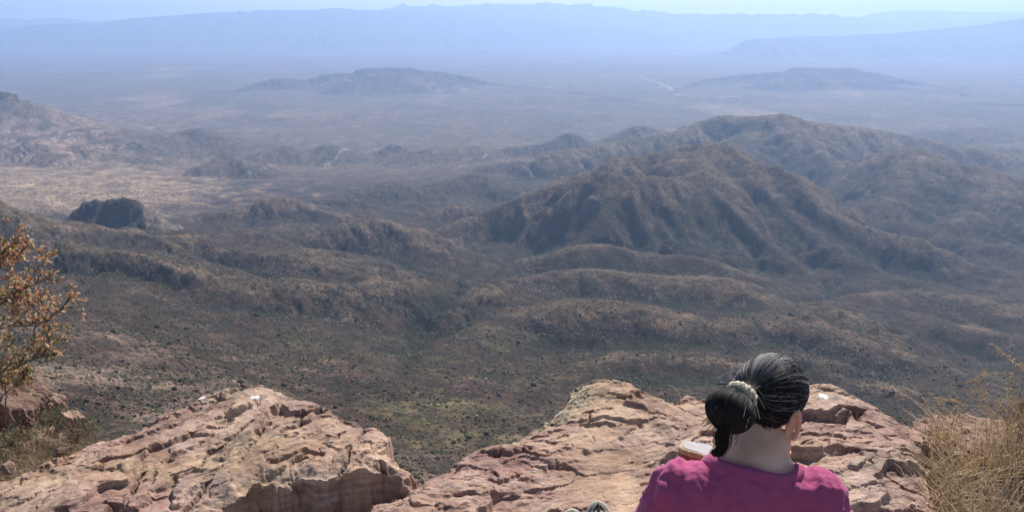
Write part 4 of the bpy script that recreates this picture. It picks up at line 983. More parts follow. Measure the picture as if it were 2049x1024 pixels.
P = branch([(70,545),(85,525),(95,512)], 3.23, 3.2, .002, .001); sub(P, 7, .05, .001, .5, 0)
for Q in twigs:
    for _ in range(random.randint(7, 10)):
        i = random.randint(1, len(Q) - 1); d = (Q[i] - Q[i - 1]) / (np.linalg.norm(Q[i] - Q[i - 1]) + 1e-9) + rng.normal(size=3) * .8
        px_, py_ = proj(*Q[i]); t = random.random(); low = py_ > 640
        if t < .35: c_ = (.48, .235, .125)
        elif t < .75: c_ = (.60, .39, .235)
        elif t < .86: c_ = (.66, .50, .30)
        else: c_ = (.16, .15, .05)
        if low and random.random() < .35: c_ = (.20, .17, .055)
        leaf(Q[i], d, random.uniform(.013, .024), np.array(c_) * random.uniform(.75, 1.2))
child_build(TB, 'branch', BARK)
me = np_mesh('foliage', np.array(LV), np.array(LF), False); add_attr(me, 'Col', np.array(LC))
o = link('foliage', me, LEAF, root); o.matrix_parent_inverse = Matrix.Translation(root.location).inverted()
# small green bushes behind the left rocks
def small_bush(px, py, Y, r, n, cols, label, flat=.7):
    global LV, LF, LC, ln
    rt = link('bush', None, None, None, label, 'bush'); c = W(px, py, Y); rt.location = tuple(c)
    T = Tubes(); LV, LF, LC, ln = [], [], [], 0
    for _ in range(n):
        d = rng.normal(size=3); d[2] = abs(d[2]) * flat + .15; d /= np.linalg.norm(d); L = r * random.uniform(.5, 1.1)
        q = c + rng.normal(size=3) * r * .12; m_ = q + d * L * .5 + rng.normal(size=3) * r * .06; e = q + d * L + rng.normal(size=3) * r * .1
        T.tube([q, m_, e], .0016, .0006, (.2, .15, .1), 3)
        for k in range(7):
            f = random.uniform(.35, 1); p = q * (1 - f) + e * f + rng.normal(size=3) * .006; leaf(p, d + rng.normal(size=3) * .7, random.uniform(.009, .016), np.array(random.choice(cols)) * random.uniform(.7, 1.3))
    a = T.build('branch', BARK, rt); a.matrix_parent_inverse = Matrix.Translation(rt.location).inverted()
    me = np_mesh('foliage', np.array(LV), np.array(LF), False); add_attr(me, 'Col', np.array(LC))
    b = link('foliage', me, LEAF, rt); b.matrix_parent_inverse = Matrix.Translation(rt.location).inverted()
small_bush(112, 850, 4.2, .13, 70, [(.08, .11, .04), (.16, .16, .08)], 'small green bush between the crag and the upright tan stone')
small_bush(170, 868, 3.9, .11, 50, [(.10, .11, .06), (.2, .18, .1)], 'grey green bush beside the upright tan stone')
small_bush(30, 890, 3.6, .14, 60, [(.09, .11, .04), (.24, .20, .11)], 'dark green bush low at the left picture edge in the grass')
small_bush(5, 760, 3.9, .16, 150, [(.26, .15, .06), (.12, .11, .04), (.3, .12, .06)], 'brown and olive bush growing on the crag at the left edge')
small_bush(700, 850, None, .0, 0, [], '') if False else None

# ------------------------------------------------------------------ PERSON
def surface_nets(Fv, org, h):
    s = Fv < 0
    n = np.zeros(tuple(d - 1 for d in Fv.shape), np.int8)
    for i in (0, 1):
        for j in (0, 1):
            for k in (0, 1):
                n += s[i:Fv.shape[0] - 1 + i, j:Fv.shape[1] - 1 + j, k:Fv.shape[2] - 1 + k]
    A = np.argwhere((n > 0) & (n < 8)); idx = np.full(n.shape, -1, np.int64); idx[tuple(A.T)] = np.arange(len(A))
    off = np.array([(i, j, k) for i in (0, 1) for j in (0, 1) for k in (0, 1)])
    val = np.stack([Fv[A[:, 0] + o[0], A[:, 1] + o[1], A[:, 2] + o[2]] for o in off], 1)
    acc = np.zeros((len(A), 3)); cnt = np.zeros(len(A))
    for a in range(8):
        for b in range(a + 1, 8):
            if np.abs(off[a] - off[b]).sum() != 1: continue
            va, vb = val[:, a], val[:, b]; m = (va < 0) != (vb < 0); t = np.where(m, va / np.where(m, va - vb, 1), 0)
            acc += np.where(m[:, None], off[a] + t[:, None] * (off[b] - off[a]), 0); cnt += m
    V = (A + acc / cnt[:, None]) * h + org; Q = []
    for ax in range(3):
        s0 = np.take(s, np.arange(s.shape[ax] - 1), ax); s1 = np.take(s, np.arange(1, s.shape[ax]), ax)
        E = np.argwhere(s0 != s1); b, c = (ax + 1) % 3, (ax + 2) % 3
        ok = (E[:, b] > 0) & (E[:, c] > 0) & (E[:, b] < Fv.shape[b] - 1) & (E[:, c] < Fv.shape[c] - 1); E = E[ok]
        def at(db, dc):
            T = E.copy(); T[:, b] += db; T[:, c] += dc; return idx[tuple(T.T)]
        q = np.stack([at(-1, -1), at(0, -1), at(0, 0), at(-1, 0)], 1); ins = s[tuple(E.T)]
        Q.append(np.where(ins[:, None], q, q[:, ::-1]))
    Q = np.vstack(Q); Q = Q[(Q >= 0).all(1)]
    return V, Q
def keep_largest(V, Q):
    L = np.arange(len(V))
    while True:
        m = L[Q].min(1); N_ = L.copy()
        for i in range(4): np.minimum.at(N_, Q[:, i], m)
        N_ = N_[N_]
        if (N_ == L).all(): break
        L = N_
    ids, cnt = np.unique(L[Q[:, 0]], return_counts=True); k = L == ids[cnt.argmax()]; rm = np.cumsum(k) - 1; Q = Q[k[Q[:, 0]]]
    return V[k], rm[Q]
class SDF:
    def __init__(s, lo, hi, h):
        s.h = h; s.lo = np.array(lo, float); s.n = np.ceil((np.array(hi) - s.lo) / h).astype(int) + 1
        s.F = np.full(s.n, .2, np.float32)
    def _reg(s, lo, hi):
        a = np.clip(np.floor((np.array(lo) - s.lo) / s.h).astype(int), 0, s.n); b = np.clip(np.ceil((np.array(hi) - s.lo) / s.h).astype(int) + 1, 0, s.n)
        if (b <= a).any(): return None, None
        g = [s.lo[i] + s.h * np.arange(a[i], b[i]) for i in range(3)]
        X = np.stack(np.meshgrid(*g, indexing='ij'), -1).astype(np.float32)
        return (slice(a[0], b[0]), slice(a[1], b[1]), slice(a[2], b[2])), X
    def add(s, lo, hi, fn, k=.01, sub=False):
        m = .06 + k; sl_, X = s._reg(np.array(lo) - m, np.array(hi) + m)
        if sl_ is None: return
        d = fn(X); a = s.F[sl_]
        if sub: d = -d; a = -a
        hh = np.maximum(k - np.abs(a - d), 0) / k; r = np.minimum(a, d) - hh * hh * k / 4
        if sub: r = np.where(True, -np.minimum(a, -(-d)) + 0, 0); r = np.maximum(s.F[sl_], d)
        s.F[sl_] = r
    def cap(s, a, b, ra, rb, k=.02):
        a = np.array(a, float); b = np.array(b, float); ab = b - a; L = ab @ ab + 1e-12
        def fn(X):
            t = np.clip(((X - a) @ ab) / L, 0, 1); return np.linalg.norm(X - a - t[..., None] * ab, axis=-1) - (ra + (rb - ra) * t)
        r = max(ra, rb); s.add(np.minimum(a, b) - r, np.maximum(a, b) + r, fn, k)
    def ell(s, c, rad, M=None, k=.02, cut=False):
        c = np.array(c, float); rad = np.array(rad, float); M = np.eye(3) if M is None else M
        def fn(X):
            q = (X - c) @ M; k0 = np.linalg.norm(q / rad, axis=-1); k1 = np.linalg.norm(q / (rad * rad), axis=-1) + 1e-9
            return k0 * (k0 - 1) / k1
        r = rad.max()
        if cut: s.add(c - r, c + r, lambda X: -fn(X), .001, True)
        else: s.add(c - r, c + r, fn, k)
    def mesh(s): return surface_nets(s.F, s.lo, s.h)

# joints
H0 = W(1543, 806, 1.745); yaw, pit = R(57), R(22)
hf = np.array([math.sin(yaw) * math.cos(pit), math.cos(yaw) * math.cos(pit), -math.sin(pit)])
hu = np.array([math.sin(yaw) * math.sin(pit), math.cos(yaw) * math.sin(pit), math.cos(pit)])
hrt = np.cross(hf, hu); HM = np.stack([hrt, hf, hu], 1)       # columns: right, forward, up
def HL(a, b, c): return H0 + HM @ np.array([a, b, c])
C7 = W(1507, 942, 1.60)
SL = W(1352, 978, 1.640); SR = W(1634, 994, 1.600)
ELB_L = W(1262, 1150, 1.70); ELB_R = W(1712, 1170, 1.76)
SAND = W(1412, 916, 1.93)
WR_L = SAND + np.array([-.055, -.045, -.055]); WR_R = np.array([.50, 1.86, .20])
PEL = np.array([.54, 1.46, .12]); CH = (SL + SR) / 2 * [1, 1, 0] + np.array([0, .045, .40])
HIPL, HIPR = np.array([.45, 1.50, .105]), np.array([.63, 1.52, .105])
KNL, KNR = np.array([.27, 1.76, .20]), np.array([.42, 1.80, .22])
ANL, ANR = np.array([.165, 2.06, .075]), np.array([.262, 2.09, .085])
FD = np.array([-.03, .80, .60]); FD /= np.linalg.norm(FD)
bd = math.atan2(SR[1] - SL[1], SR[0] - SL[0]); BM = np.array([[math.cos(bd), -math.sin(bd), 0], [math.sin(bd), math.cos(bd), 0], [0, 0, 1]])
def torso(S, g=0.0, arms=True):
    S.ell(CH + [0, .0, .01], (.150 + g, .098 + g, .17 + g), BM, .06)
    S.ell((CH + PEL) / 2 + [0, .0, -.02], (.135 + g, .10 + g, .16 + g), BM, .06)
    S.ell(PEL + [0, .02, 0], (.165 + g, .115 + g, .12 + g), BM, .06)
    mid = (SL + SR) / 2 + [0, -.01, .012]
    S.cap(SL + [.01, 0, -.005], mid, .048 + g, .056 + g, .06); S.cap(SR + [-.01, 0, -.005], mid, .048 + g, .056 + g, .06)
    S.cap(C7 + [0, .045, .0], mid + [0, .02, -.03], .050 + g * .6, .075 + g, .07)
    for sh in (SL, SR): S.ell(sh + (CH - sh) * .30 + [0, -.035, -.07], (.075 + g, .055 + g, .10 + g), BM, .06)
    S.cap(SL, ELB_L, .046 + g, .042 + g, .04); S.cap(SR, ELB_R, .046 + g, .042 + g, .04)
B = SDF((.02, 1.28, -.01), (.90, 2.36, .96), .0045)
torso(B)
B.cap(ELB_L, WR_L, .040, .026, .03); B.cap(ELB_R, WR_R, .040, .026, .03)
for hp, kn, an, tp in ((HIPL, KNL, ANL, W(1143, 1012, 2.20)), (HIPR, KNR, ANR, W(1194, 996, 2.22))):
    B.cap(hp, kn, .082, .056, .05); B.cap(kn, an, .054, .036, .03)
    B.cap(an + [0, .0, -.01], tp - FD * .07 + np.array([0, .010, -.014]), .032, .020, .03)
# neck and head
B.cap(C7 + [.005, .035, -.01], HL(0, -.034, -.062), .052, .046, .03)
B.cap(C7 + [-.07, .03, -.03], HL(-.02, -.035, -.075), .027, .028, .05)
B.cap(C7 + [.085, .05, -.035], HL(.02, -.035, -.075), .027, .028, .05)
B.ell(HL(0, -.012, .030), (.073, .093, .084), HM, .02)
B.ell(HL(0, .034, -.045), (.058, .058, .070), HM, .03)
B.ell(HL(0, .070, -.106), (.030, .026, .022), HM, .03)
for sx in (-1, 1):
    B.cap(HL(sx * .056, -.005, -.075), HL(sx * .022, .074, -.110), .024, .019, .03)
    B.ell(HL(sx * .040, .062, -.035), (.026, .024, .022), HM, .02)
    B.cap(HL(sx * .015, .088, .012), HL(sx * .045, .074, .012), .009, .008, .015)
    # ear: rim, bowl, lobe
    for t in range(9):
        a0, a1 = R(-150 + 30 * t), R(-150 + 30 * (t + 1))
        p = lambda a: HL(sx * (.075 + .010 * (1 - math.cos(a)) * .5 + .004), -.010 - .018 * math.sin(a) * -1 * -1, -.024 + .034 * math.cos(a))
        if t < 8: B.cap(p(a0), p(a1), .0052, .0052, .004)
    B.ell(HL(sx * .071, -.006, -.022), (.006, .017, .028), HM, .006)
    B.ell(HL(sx * .074, .002, -.052), (.006, .008, .010), HM, .008)
B.cap(HL(0, .090, .005), HL(0, .112, -.032), .008, .011, .014)
for sx in (-1, 1): B.ell(HL(sx * .011, .100, -.036), (.008, .010, .007), HM, .008)
B.cap(HL(-.018, .086, -.064), HL(.018, .086, -.064), .006, .006, .006); B.cap(HL(-.015, .086, -.074), HL(.015, .086, -.074), .006, .006, .006)
for sx in (-1, 1): B.ell(HL(sx * .031, .094, -.006), (.015, .012, .009), HM, .01, cut=True)
# hands: palm, four bent fingers, thumb from the side of the palm
def hand(wr, d, nrm, side, curl, s=1.0):
    d = np.array(d, float); d /= np.linalg.norm(d); nrm = np.array(nrm, float); nrm -= nrm @ d * d; nrm /= np.linalg.norm(nrm); w_ = np.cross(d, nrm) * side
    M = np.stack([w_, d, nrm], 1); pc = wr + d * .052
    B.cap(wr - d * .01, pc, .025, .022, .02); B.ell(pc, (.040 * s, .050 * s, .015 * s), M, .015)
    for i, (L, ww) in enumerate(((.072, .030), (.080, .010), (.074, -.010), (.058, -.029))):
        p = wr + d * .088 + w_ * ww; dd = d.copy(); seg = (.45, .30, .25)
        for j, sg in enumerate(seg):
            a = R(curl * (.6, 1.0, .8)[j] + 3 * i); dd = dd * math.cos(a) - nrm * math.sin(a) if j == 0 else (lambda v: v / np.linalg.norm(v))(dd * math.cos(a) - np.cross(w_ * side, dd) * math.sin(a) * -1)
            q = p + dd * L * sg; B.cap(p, q, .0088 - .0008 * j, .0082 - .0009 * j, .004); p = q
    p = wr + d * .030 + w_ * .032; q = p + (d * .5 + w_ * .75 - nrm * .25) * .036; B.cap(p, q, .013, .0105, .010); B.cap(q, q + (d * .9 + w_ * .1 - nrm * .45) * .030, .0102, .0085, .004)
hand(WR_L, (.75, .55, .30), (-.2, -.2, -1), 1, -22)
hand(WR_R, (-.35, .85, -.25), (0, -.2, 1), -1, 14)
bV, bF = B.mesh()
SK = NT('skin')
sc_ = SK.ramp(SK.noise(SK.pos(), 14, 4, .6), [(.35, (.62, .31, .195)), (.65, (.73, .42, .28))])
sc_ = SK.mix(SK.ramp(SK.noise(SK.pos(), 75, 2, .5), [(.70, (0, 0, 0)), (.76, (1, 1, 1))]), sc_, (.30, .14, .09))
sc_ = SK.mix(SK.attr('Col'), sc_, (.66, .27, .20))
SK.fin(sc_, .5, SK.bump(SK.noise(SK.pos(), 900, 3, .6), .0004, .5), .4); SK.b.inputs['Subsurface Weight'].default_value = .25
SK.b.inputs['Subsurface Radius'].default_value = (.012, .005, .003); SK.b.inputs['Subsurface Scale'].default_value = 1.0
me = np_mesh('person', bV, bF)
L_ = (bV - H0) @ HM
ear = np.exp(-((np.abs(L_[:, 0]) - .084) / .010) ** 2 - ((L_[:, 1] + .006) / .03) ** 2 - ((L_[:, 2] + .025) / .035) ** 2) * .6 + .3 * np.exp(-((np.abs(L_[:, 0]) - .05) / .03) ** 2 - ((L_[:, 1] - .06) / .03) ** 2 - ((L_[:, 2] + .04) / .03) ** 2)
add_attr(me, 'Col', np.repeat(ear[:, None], 3, 1))
person = link('person', me, SK.m, None, 'person in magenta shirt with dark greying hair in a bun sitting on the ledge', 'person')

# shirt
S = SDF((.05, 1.28, .05), (.95, 2.0, .80), .0048)
torso(S, .013)
S.F = np.maximum(S.F, .0)  if False else S.F
sl_, X = S._reg(S.lo, S.lo + S.h * (S.n - 1)); Fq_ = S.F[sl_]
Fq_ = np.maximum(Fq_, .10 - X[..., 2])                        # hem
for el, wr in ((ELB_L, WR_L), (ELB_R, WR_R)): pass
NP = np.array([.556, 1.645, .648])                                      # neckline: an oval hole round the neck
na = HL(0, -.03, -.065) - C7; na /= np.linalg.norm(na); na = np.array([0, .12, .99]); na /= np.linalg.norm(na)
q = X - NP; along = q @ na; lat = q - along[..., None] * na
rx, ry = .097, .086
cb_, sb_ = math.cos(bd * 1.0), math.sin(bd * 1.0)
e = np.sqrt(((lat[..., 0] * cb_ + lat[..., 1] * sb_) / rx) ** 2 + ((lat[..., 1] * cb_ - lat[..., 0] * sb_) / ry) ** 2 + 1e-9)
hole = (e - 1) * .09
Fq_ = np.maximum(Fq_, -np.where(along > -.10, hole, .1))
sV, sF = surface_nets(Fq_, S.lo, S.h)
def vnorm(V, Fc):
    a, b, c, d = (V[Fc[:, i]] for i in range(4)); n = np.cross(c - a, d - b); N = np.zeros_like(V)
    for i in range(4): np.add.at(N, Fc[:, i], n)
    return N / (np.linalg.norm(N, axis=1)[:, None] + 1e-12)
N = vnorm(sV, sF)
x_, y_, z_ = sV.T
fold = .0035 * (1 - 2.4 * np.abs(noise((x_ * 1.1 + z_ * .8) / .055 + 2 * noise(x_ / .12, z_ / .12, 961), (z_ - .5 * x_) / .16, 960))) * sst(.62, .52, z_) + .004 * fbm(x_ + z_ * .25, z_ * .35 + y_, .05, 4, 950, .55) + .0035 * fbm(x_ * 1.3 - z_ * .3, z_ * .22, .035, 3, 955, .5)
# folds that hang from the right shoulder
ppx, ppy = proj(x_, y_, z_)
fold += .0030 * np.sin((ppx - 1585 + .12 * (ppy - 940)) / 8.0) * np.exp(-((ppx - 1625) / 42) ** 2) * sst(935, 965, ppy)
fold += .004 * np.sin((ppx + .5 * ppy) / 11.0) * np.exp(-((ppx - 1330) / 40) ** 2)
sV = sV + N * fold[:, None] * 1.5
CL = NT('magenta jersey'); p = CL.pos()
cc = CL.mix(CL.noise(p, 6, 5, .6), (.31, .047, .125), (.41, .080, .175))
cc = CL.mix(CL.math('MULTIPLY', CL.noise(CL.mapping(p, (1, 1, 1)), 420, 3, .7), .5), cc, (.37, .11, .20))
hb = CL.bump(CL.noise(p, 700, 3, .6), .0006, .6); hb = CL.bump(CL.noise(CL.mapping(p, (1.6, 1.6, .5)), 22, 4, .6), .006, .5, hb)
CL.fin(cc, .92, hb, .1); CL.b.inputs['Sheen Weight'].default_value = .3; CL.b.inputs['Sheen Roughness'].default_value = .4; CL.b.inputs['Sheen Tint'].default_value = (1, .6, .8, 1)
shirt = link('shirt', np_mesh('shirt', sV, sF), CL.m, person)
# collar band: follows the cut edge of the neckline
cols = []
K = 96
TC = Tubes()
ring = []
sN = vnorm(sV, sF)
qv = sV - NP; al = qv @ na; lt = qv - al[:, None] * na; ev = np.sqrt(((lt[:, 0] * cb_ + lt[:, 1] * sb_) / rx) ** 2 + ((lt[:, 1] * cb_ - lt[:, 0] * sb_) / ry) ** 2)
an_ = np.arctan2((lt[:, 1] * cb_ - lt[:, 0] * sb_) / ry, (lt[:, 0] * cb_ + lt[:, 1] * sb_) / rx); okv = (al > -.06) & (ev < 1.18)
for i in range(K):
    a = -math.pi + 2 * math.pi * i / K
    da = np.abs((an_ - a + math.pi) % (2 * math.pi) - math.pi); m = okv & (da < .10)
    zz = np.sort(al[m])[-max(1, m.sum() // 6):].mean() if m.any() else 0
    ring.append(zz)
ex_ = np.array([cb_, sb_, 0]); ex_ = ex_ - na * (na @ ex_); ex_ /= np.linalg.norm(ex_); ey_ = np.cross(na, ex_)
def topz(x, y):
    i, j = (x - S.lo[0]) / S.h, (y - S.lo[1]) / S.h; i0, j0 = int(i), int(j); a, b_ = i - i0, j - j0
    c = (S.F[i0, j0] * (1 - a) + S.F[i0 + 1, j0] * a) * (1 - b_) + (S.F[i0, j0 + 1] * (1 - a) + S.F[i0 + 1, j0 + 1] * a) * b_
    k = np.nonzero(c < 0)[0]
    if not len(k) or k[-1] + 1 >= len(c): return .56
    k = k[-1]; return S.lo[2] + S.h * (k + c[k] / (c[k] - c[k + 1]))
prof = [(.975, 1.0, -.010), (.965, 1.0, .004), (1.0, 1.0, .0085), (1.08, 1.08, .0070), (1.16, 1.16, .0045), (1.185, 1.185, .0005), (1.19, 1.19, -.006)]
cV = []; cF = []
for i in range(K):
    a = -math.pi + 2 * math.pi * i / K
    for rr, rz_, hh in prof:
        f = lambda q: NP + ex_ * rx * q * math.cos(a) + ey_ * ry * q * math.sin(a)
        P_ = f(rr); Pz = f(rz_); cV.append([P_[0], P_[1], topz(Pz[0], Pz[1]) + hh])
m_ = len(prof)
for i in range(K):
    for j in range(m_ - 1): cF.append((i * m_ + j, i * m_ + j + 1, ((i + 1) % K) * m_ + j + 1, ((i + 1) % K) * m_ + j))
cV = np.array(cV).reshape(K, m_, 3)
for _ in range(2): cV = (np.roll(cV, 1, 0) + 2 * cV + np.roll(cV, -1, 0)) / 4
link('collar', np_mesh('collar', cV.reshape(-1, 3), np.array(cF)), CL.m, shirt)
# trousers (mostly out of the frame) and shoes
T_ = SDF((.05, 1.28, -.01), (.90, 2.2, .42), .007)
T_.ell(PEL + [0, .02, -.015], (.178, .128, .115), BM, .05)
for hp, kn, an in ((HIPL, KNL, ANL), (HIPR, KNR, ANR)): T_.cap(hp, kn, .098, .070, .05); T_.cap(kn, an + (kn - an) * .15, .068, .052, .03)
tV, tF = T_.mesh(); TR = NT('grey trousers'); link('trousers', np_mesh('trousers', tV, tF), TR.fin((.08, .085, .085), .9), person)
RUB = NT('grey green rubber'); RUB = RUB.fin(RUB.mix(RUB.noise(RUB.pos(), 60, 4), (.17, .165, .13), (.25, .24, .19)), .75, RUB.bump(RUB.noise(RUB.pos(), 400, 2), .0006, .5), .3)
UP = NT('beige webbing'); UP = UP.fin(UP.mix(UP.noise(UP.pos(), 120, 3), (.30, .26, .20), (.43, .38, .30)), .9, UP.bump(UP.noise(UP.pos(), 500, 2), .0008, .6))
DK = NT('dark elastic strap').fin((.035, .03, .028), .8)
def shoe(toe, sd_, px_w):
    d = FD; n_ = np.cross(np.array([1., 0, 0]), d); n_ -= n_ @ d * d; n_ /= np.linalg.norm(n_); w_ = np.cross(d, n_)
    M = np.stack([w_, d, n_], 1); c = toe - d * .045
    def mk(fn):
        lo = np.minimum(toe, toe - d * .27) - .09; hi = np.maximum(toe, toe - d * .27) + .09; G = SDF(lo, hi, .0032); fn(G); return G
    def sole(G):
        G.ell(c - n_ * .022, (.050, .050, .020), M, .02); G.ell(c - d * .09 - n_ * .024, (.040, .09, .018), M, .03); G.ell(c - d * .18 - n_ * .022, (.036, .045, .020), M, .02)
        G.ell(c + d * .000 - n_ * .006, (.0485, .050, .034), M, .02)                 # toe bumper
        G.ell(c - d * .030 + n_ * .022, (.037, .058, .045), M, cut=True)
    G = mk(sole); V, Q = keep_largest(*G.mesh()); so_ = link('shoe', np_mesh('shoe', V, Q), RUB, person)
    def upper(G):
        G.ell(c - d * .022 + n_ * .000, (.041, .060, .030), M, .01); G.cap(c - d * .05 + n_ * .002, c - d * .14 + n_ * .022, .034, .040, .03)
    G = mk(upper); V, Q = G.mesh(); link('upper', np_mesh('upper', V, Q), UP, so_)
    T = Tubes(); b0 = c + n_ * .028
    T.tube([b0 + d * .018, b0 - d * .02 + n_ * .004, b0 - d * .06 + n_ * .010], .0035, .0045, (1, 1, 1), 6)
    T.tube([b0 - w_ * .005 + d * .012, b0 - w_ * .020 - d * .012 - n_ * .002, b0 - w_ * .034 - d * .035 - n_ * .010], .0028, .0028, (1, 1, 1), 6)
    T.tube([b0 + w_ * .005 + d * .012, b0 + w_ * .020 - d * .012 - n_ * .002, b0 + w_ * .034 - d * .035 - n_ * .010], .0028, .0028, (1, 1, 1), 6)
    T.tube([b0 + w_ * .030 - d * .045 - n_ * .004, b0 - d * .047 + n_ * .009, b0 - w_ * .030 - d * .045 - n_ * .004], .0035, .0035, (1, 1, 1), 6)
    T.build('strap', DK, so_)
shoe(W(1194, 996, 2.22), 1, 0)
shoe(W(1143, 1012, 2.20), -1, 0)
EY = NT('eye white').fin((.7, .68, .65), .25)
for sx in (-1, 1):
    V, Fc = ico(2); link('eye', np_mesh('eye', V * .0105 + HL(sx * .031, .066, -.006), Fc), EY, person)

# hair: scalp cap and combed strands gathered at the tie
HM_ = NT('dark greying hair'); HM_.fin(HM_.attr('Col'), .58, None, .28); HM_.b.inputs['Anisotropic'].default_value = .3
HC, HRd = HL(0, -.014, .020), np.array([.079, .100, .096])
TIE = W(1484, 790, 1.640); BUN = W(1461, 821, 1.598)
def to_sph(P): q = ((P - HC) @ HM) / HRd; return q / np.linalg.norm(q)
def from_sph(n, k=1.0): return HC + (n * HRd * (k if np.isscalar(k) else k[:, None])) @ HM.T
tdir = to_sph(TIE)
def hairline(n): return n[..., 2] > -.93 + 1.33 * sst(-.45, .75, n[..., 1]) + .25 * np.clip(np.abs(n[..., 0]) - .3, 0, 1) * (n[..., 1] < .1)
V, Fc = ico(5); keepv = hairline(V); Fk = Fc[keepv[Fc].all(1)]
HV = [from_sph(V)]; HF = [np.c_[Fk, Fk[:, 2]]]; HCc = [np.tile([.010, .008, .009], (len(V), 1))]; hn = len(V)
T = Tubes()
def hcol(pg):
    if rng.uniform() < pg: g = rng.uniform(.16, .55); return np.array([g, g * .96, g * .93])
    g = rng.uniform(.5, 1.5); return np.array([.016, .0115, .011]) * g
roots = rng.normal(size=(24000, 3)); roots /= np.linalg.norm(roots, axis=1)[:, None]
lo_f = hairline(roots + 0.0); roots = roots[lo_f][:10500]
for n in roots:
    w0 = math.acos(np.clip(n @ tdir, -1, 1))
    if w0 < .15: continue
    t = np.linspace(0, 1, 15); lift = rng.uniform(1.0, 1.055)
    # combed: leave the root flowing backwards, swing into the tie
    a_ = np.sin((1 - t) * w0) / math.sin(w0); b_ = np.sin(t * w0) / math.sin(w0); Sg = a_[:, None] * n + b_[:, None] * tdir
    sag = np.array([0, -.1, -.35]) if n[2] < .2 else np.array([0, -.25, .22]); Sg = Sg + np.sin(t * math.pi)[:, None] * sag * .34
    Sg += np.sin(t * math.pi)[:, None] * rng.normal(0, .045, 3) + .014 * np.sin(t * rng.uniform(6, 16) + rng.uniform(0, 6))[:, None] * rng.normal(size=3)
    Sg /= np.linalg.norm(Sg, axis=1)[:, None]
    k = 1 + (lift - 1) * np.sin(np.minimum(t * 1.4, 1) * math.pi / 2) + .035 * t ** 3
    P_ = from_sph(Sg, k); P_[-1] = TIE + rng.normal(0, .006, 3); P_[-2] = P_[-2] * .6 + P_[-1] * .4
    dw_ = from_sph(n) - HC; top = dw_[2] > .045 + rng.normal(0, .012) or dw_[1] > .055; c_ = hcol(.58 if top else .09) * (.55 + .55 * float(sst(.1, .55, fbm(n[:1] * 1.0, n[2:] * 1.0, .22, 2, 77)[0] * .6 + .45))); T.tube(P_, .00055, .00045, c_, 3); fd = sst(.45, .95, t)[:, None]; T.C[-1] = T.C[-1] * (1 - .85 * np.repeat(fd, 3, 0)) + np.array([.014, .011, .010]) * .85 * np.repeat(fd, 3, 0)
# stray hairs on the top and nape
for _ in range(260):
    n = roots[rng.integers(len(roots))]; P0 = from_sph(n); d = (P0 - HC) / np.linalg.norm(P0 - HC); d2 = np.cross(d, rng.normal(size=3)); L = rng.uniform(.008, .030)
    T.tube([P0, P0 + d * L * .2 + d2 * L * .4, P0 + d * L * .35 + d2 * L], .0004, .0003, hcol(.25), 3)
for _ in range(130):
    a = rng.uniform(-.9, .9); n = np.array([a, -.55, -.70 + .15 * abs(a)]); n /= np.linalg.norm(n); P0 = from_sph(n, .99)
    T.tube([P0, P0 + [rng.normal(0, .006), -.004, -.012], P0 + [rng.normal(0, .012), -.002, -rng.uniform(.016, .038)]], .0004, .0002, hcol(.05), 3)
def finish(T, extraV, extraF, extraC, name, par):
    off = sum(len(a) for a in extraV); V = np.vstack(extraV + T.V); Fc = np.vstack(extraF + [np.vstack(T.F) + off]); Cc = np.vstack(extraC + T.C)
    me = np_mesh(name, V, Fc); add_attr(me, 'Col', Cc); return link(name, me, HM_.m, par)
hair = finish(T, HV, HF, HCc, 'hair', person)
# bun
T = Tubes(); V, Fc = ico(4); BR = np.array([.054, .050, .047])
rot = R(-28); RB = np.array([[math.cos(rot), 0, -math.sin(rot)], [0, 1, 0], [math.sin(rot), 0, math.cos(rot)]])
bx = (TIE - BUN) @ RB; bx = bx / np.linalg.norm(bx)
def bsurf(n, k=1.0):
    k = np.asarray(k)[..., None] if not np.isscalar(k) else k
    return BUN + (n * BR * k) @ RB.T
anti = -bx + np.array([.45, .3, -.75]); anti /= np.linalg.norm(anti)
for _ in range(4200):
    s = rng.normal(size=3); s -= s @ bx * bx; s /= np.linalg.norm(s); t = np.linspace(0, 1, 14); a0 = rng.uniform(.1, .45); tot = rng.uniform(2.2, 2.8)
    th = a0 + (tot - a0) * t; Sg = np.cos(th)[:, None] * bx + np.sin(th)[:, None] * s; Sg = Sg + .25 * (t ** 2)[:, None] * anti + .012 * np.sin(t * rng.uniform(5, 12) + rng.uniform(0, 6))[:, None] * rng.normal(size=3)
    Sg /= np.linalg.norm(Sg, axis=1)[:, None]; T.tube(bsurf(Sg, rng.uniform(.97, 1.035)), .0006, .0005, hcol(.004), 3)
for _ in range(500):   # neck of hair between the tie and the bun
    o_ = rng.normal(0, .011, 3); T.tube([TIE + o_ * .7 + (TIE - BUN) * .25, TIE + o_, (TIE + BUN) / 2 + o_ * 1.6, BUN + o_ * 2.2], .0008, .0008, hcol(.01), 3)
bun = finish(T, [bsurf(V, .97)], [np.c_[Fc, Fc[:, 2]]], [np.tile([.010, .008, .009], (len(V), 1))], 'bun', hair)
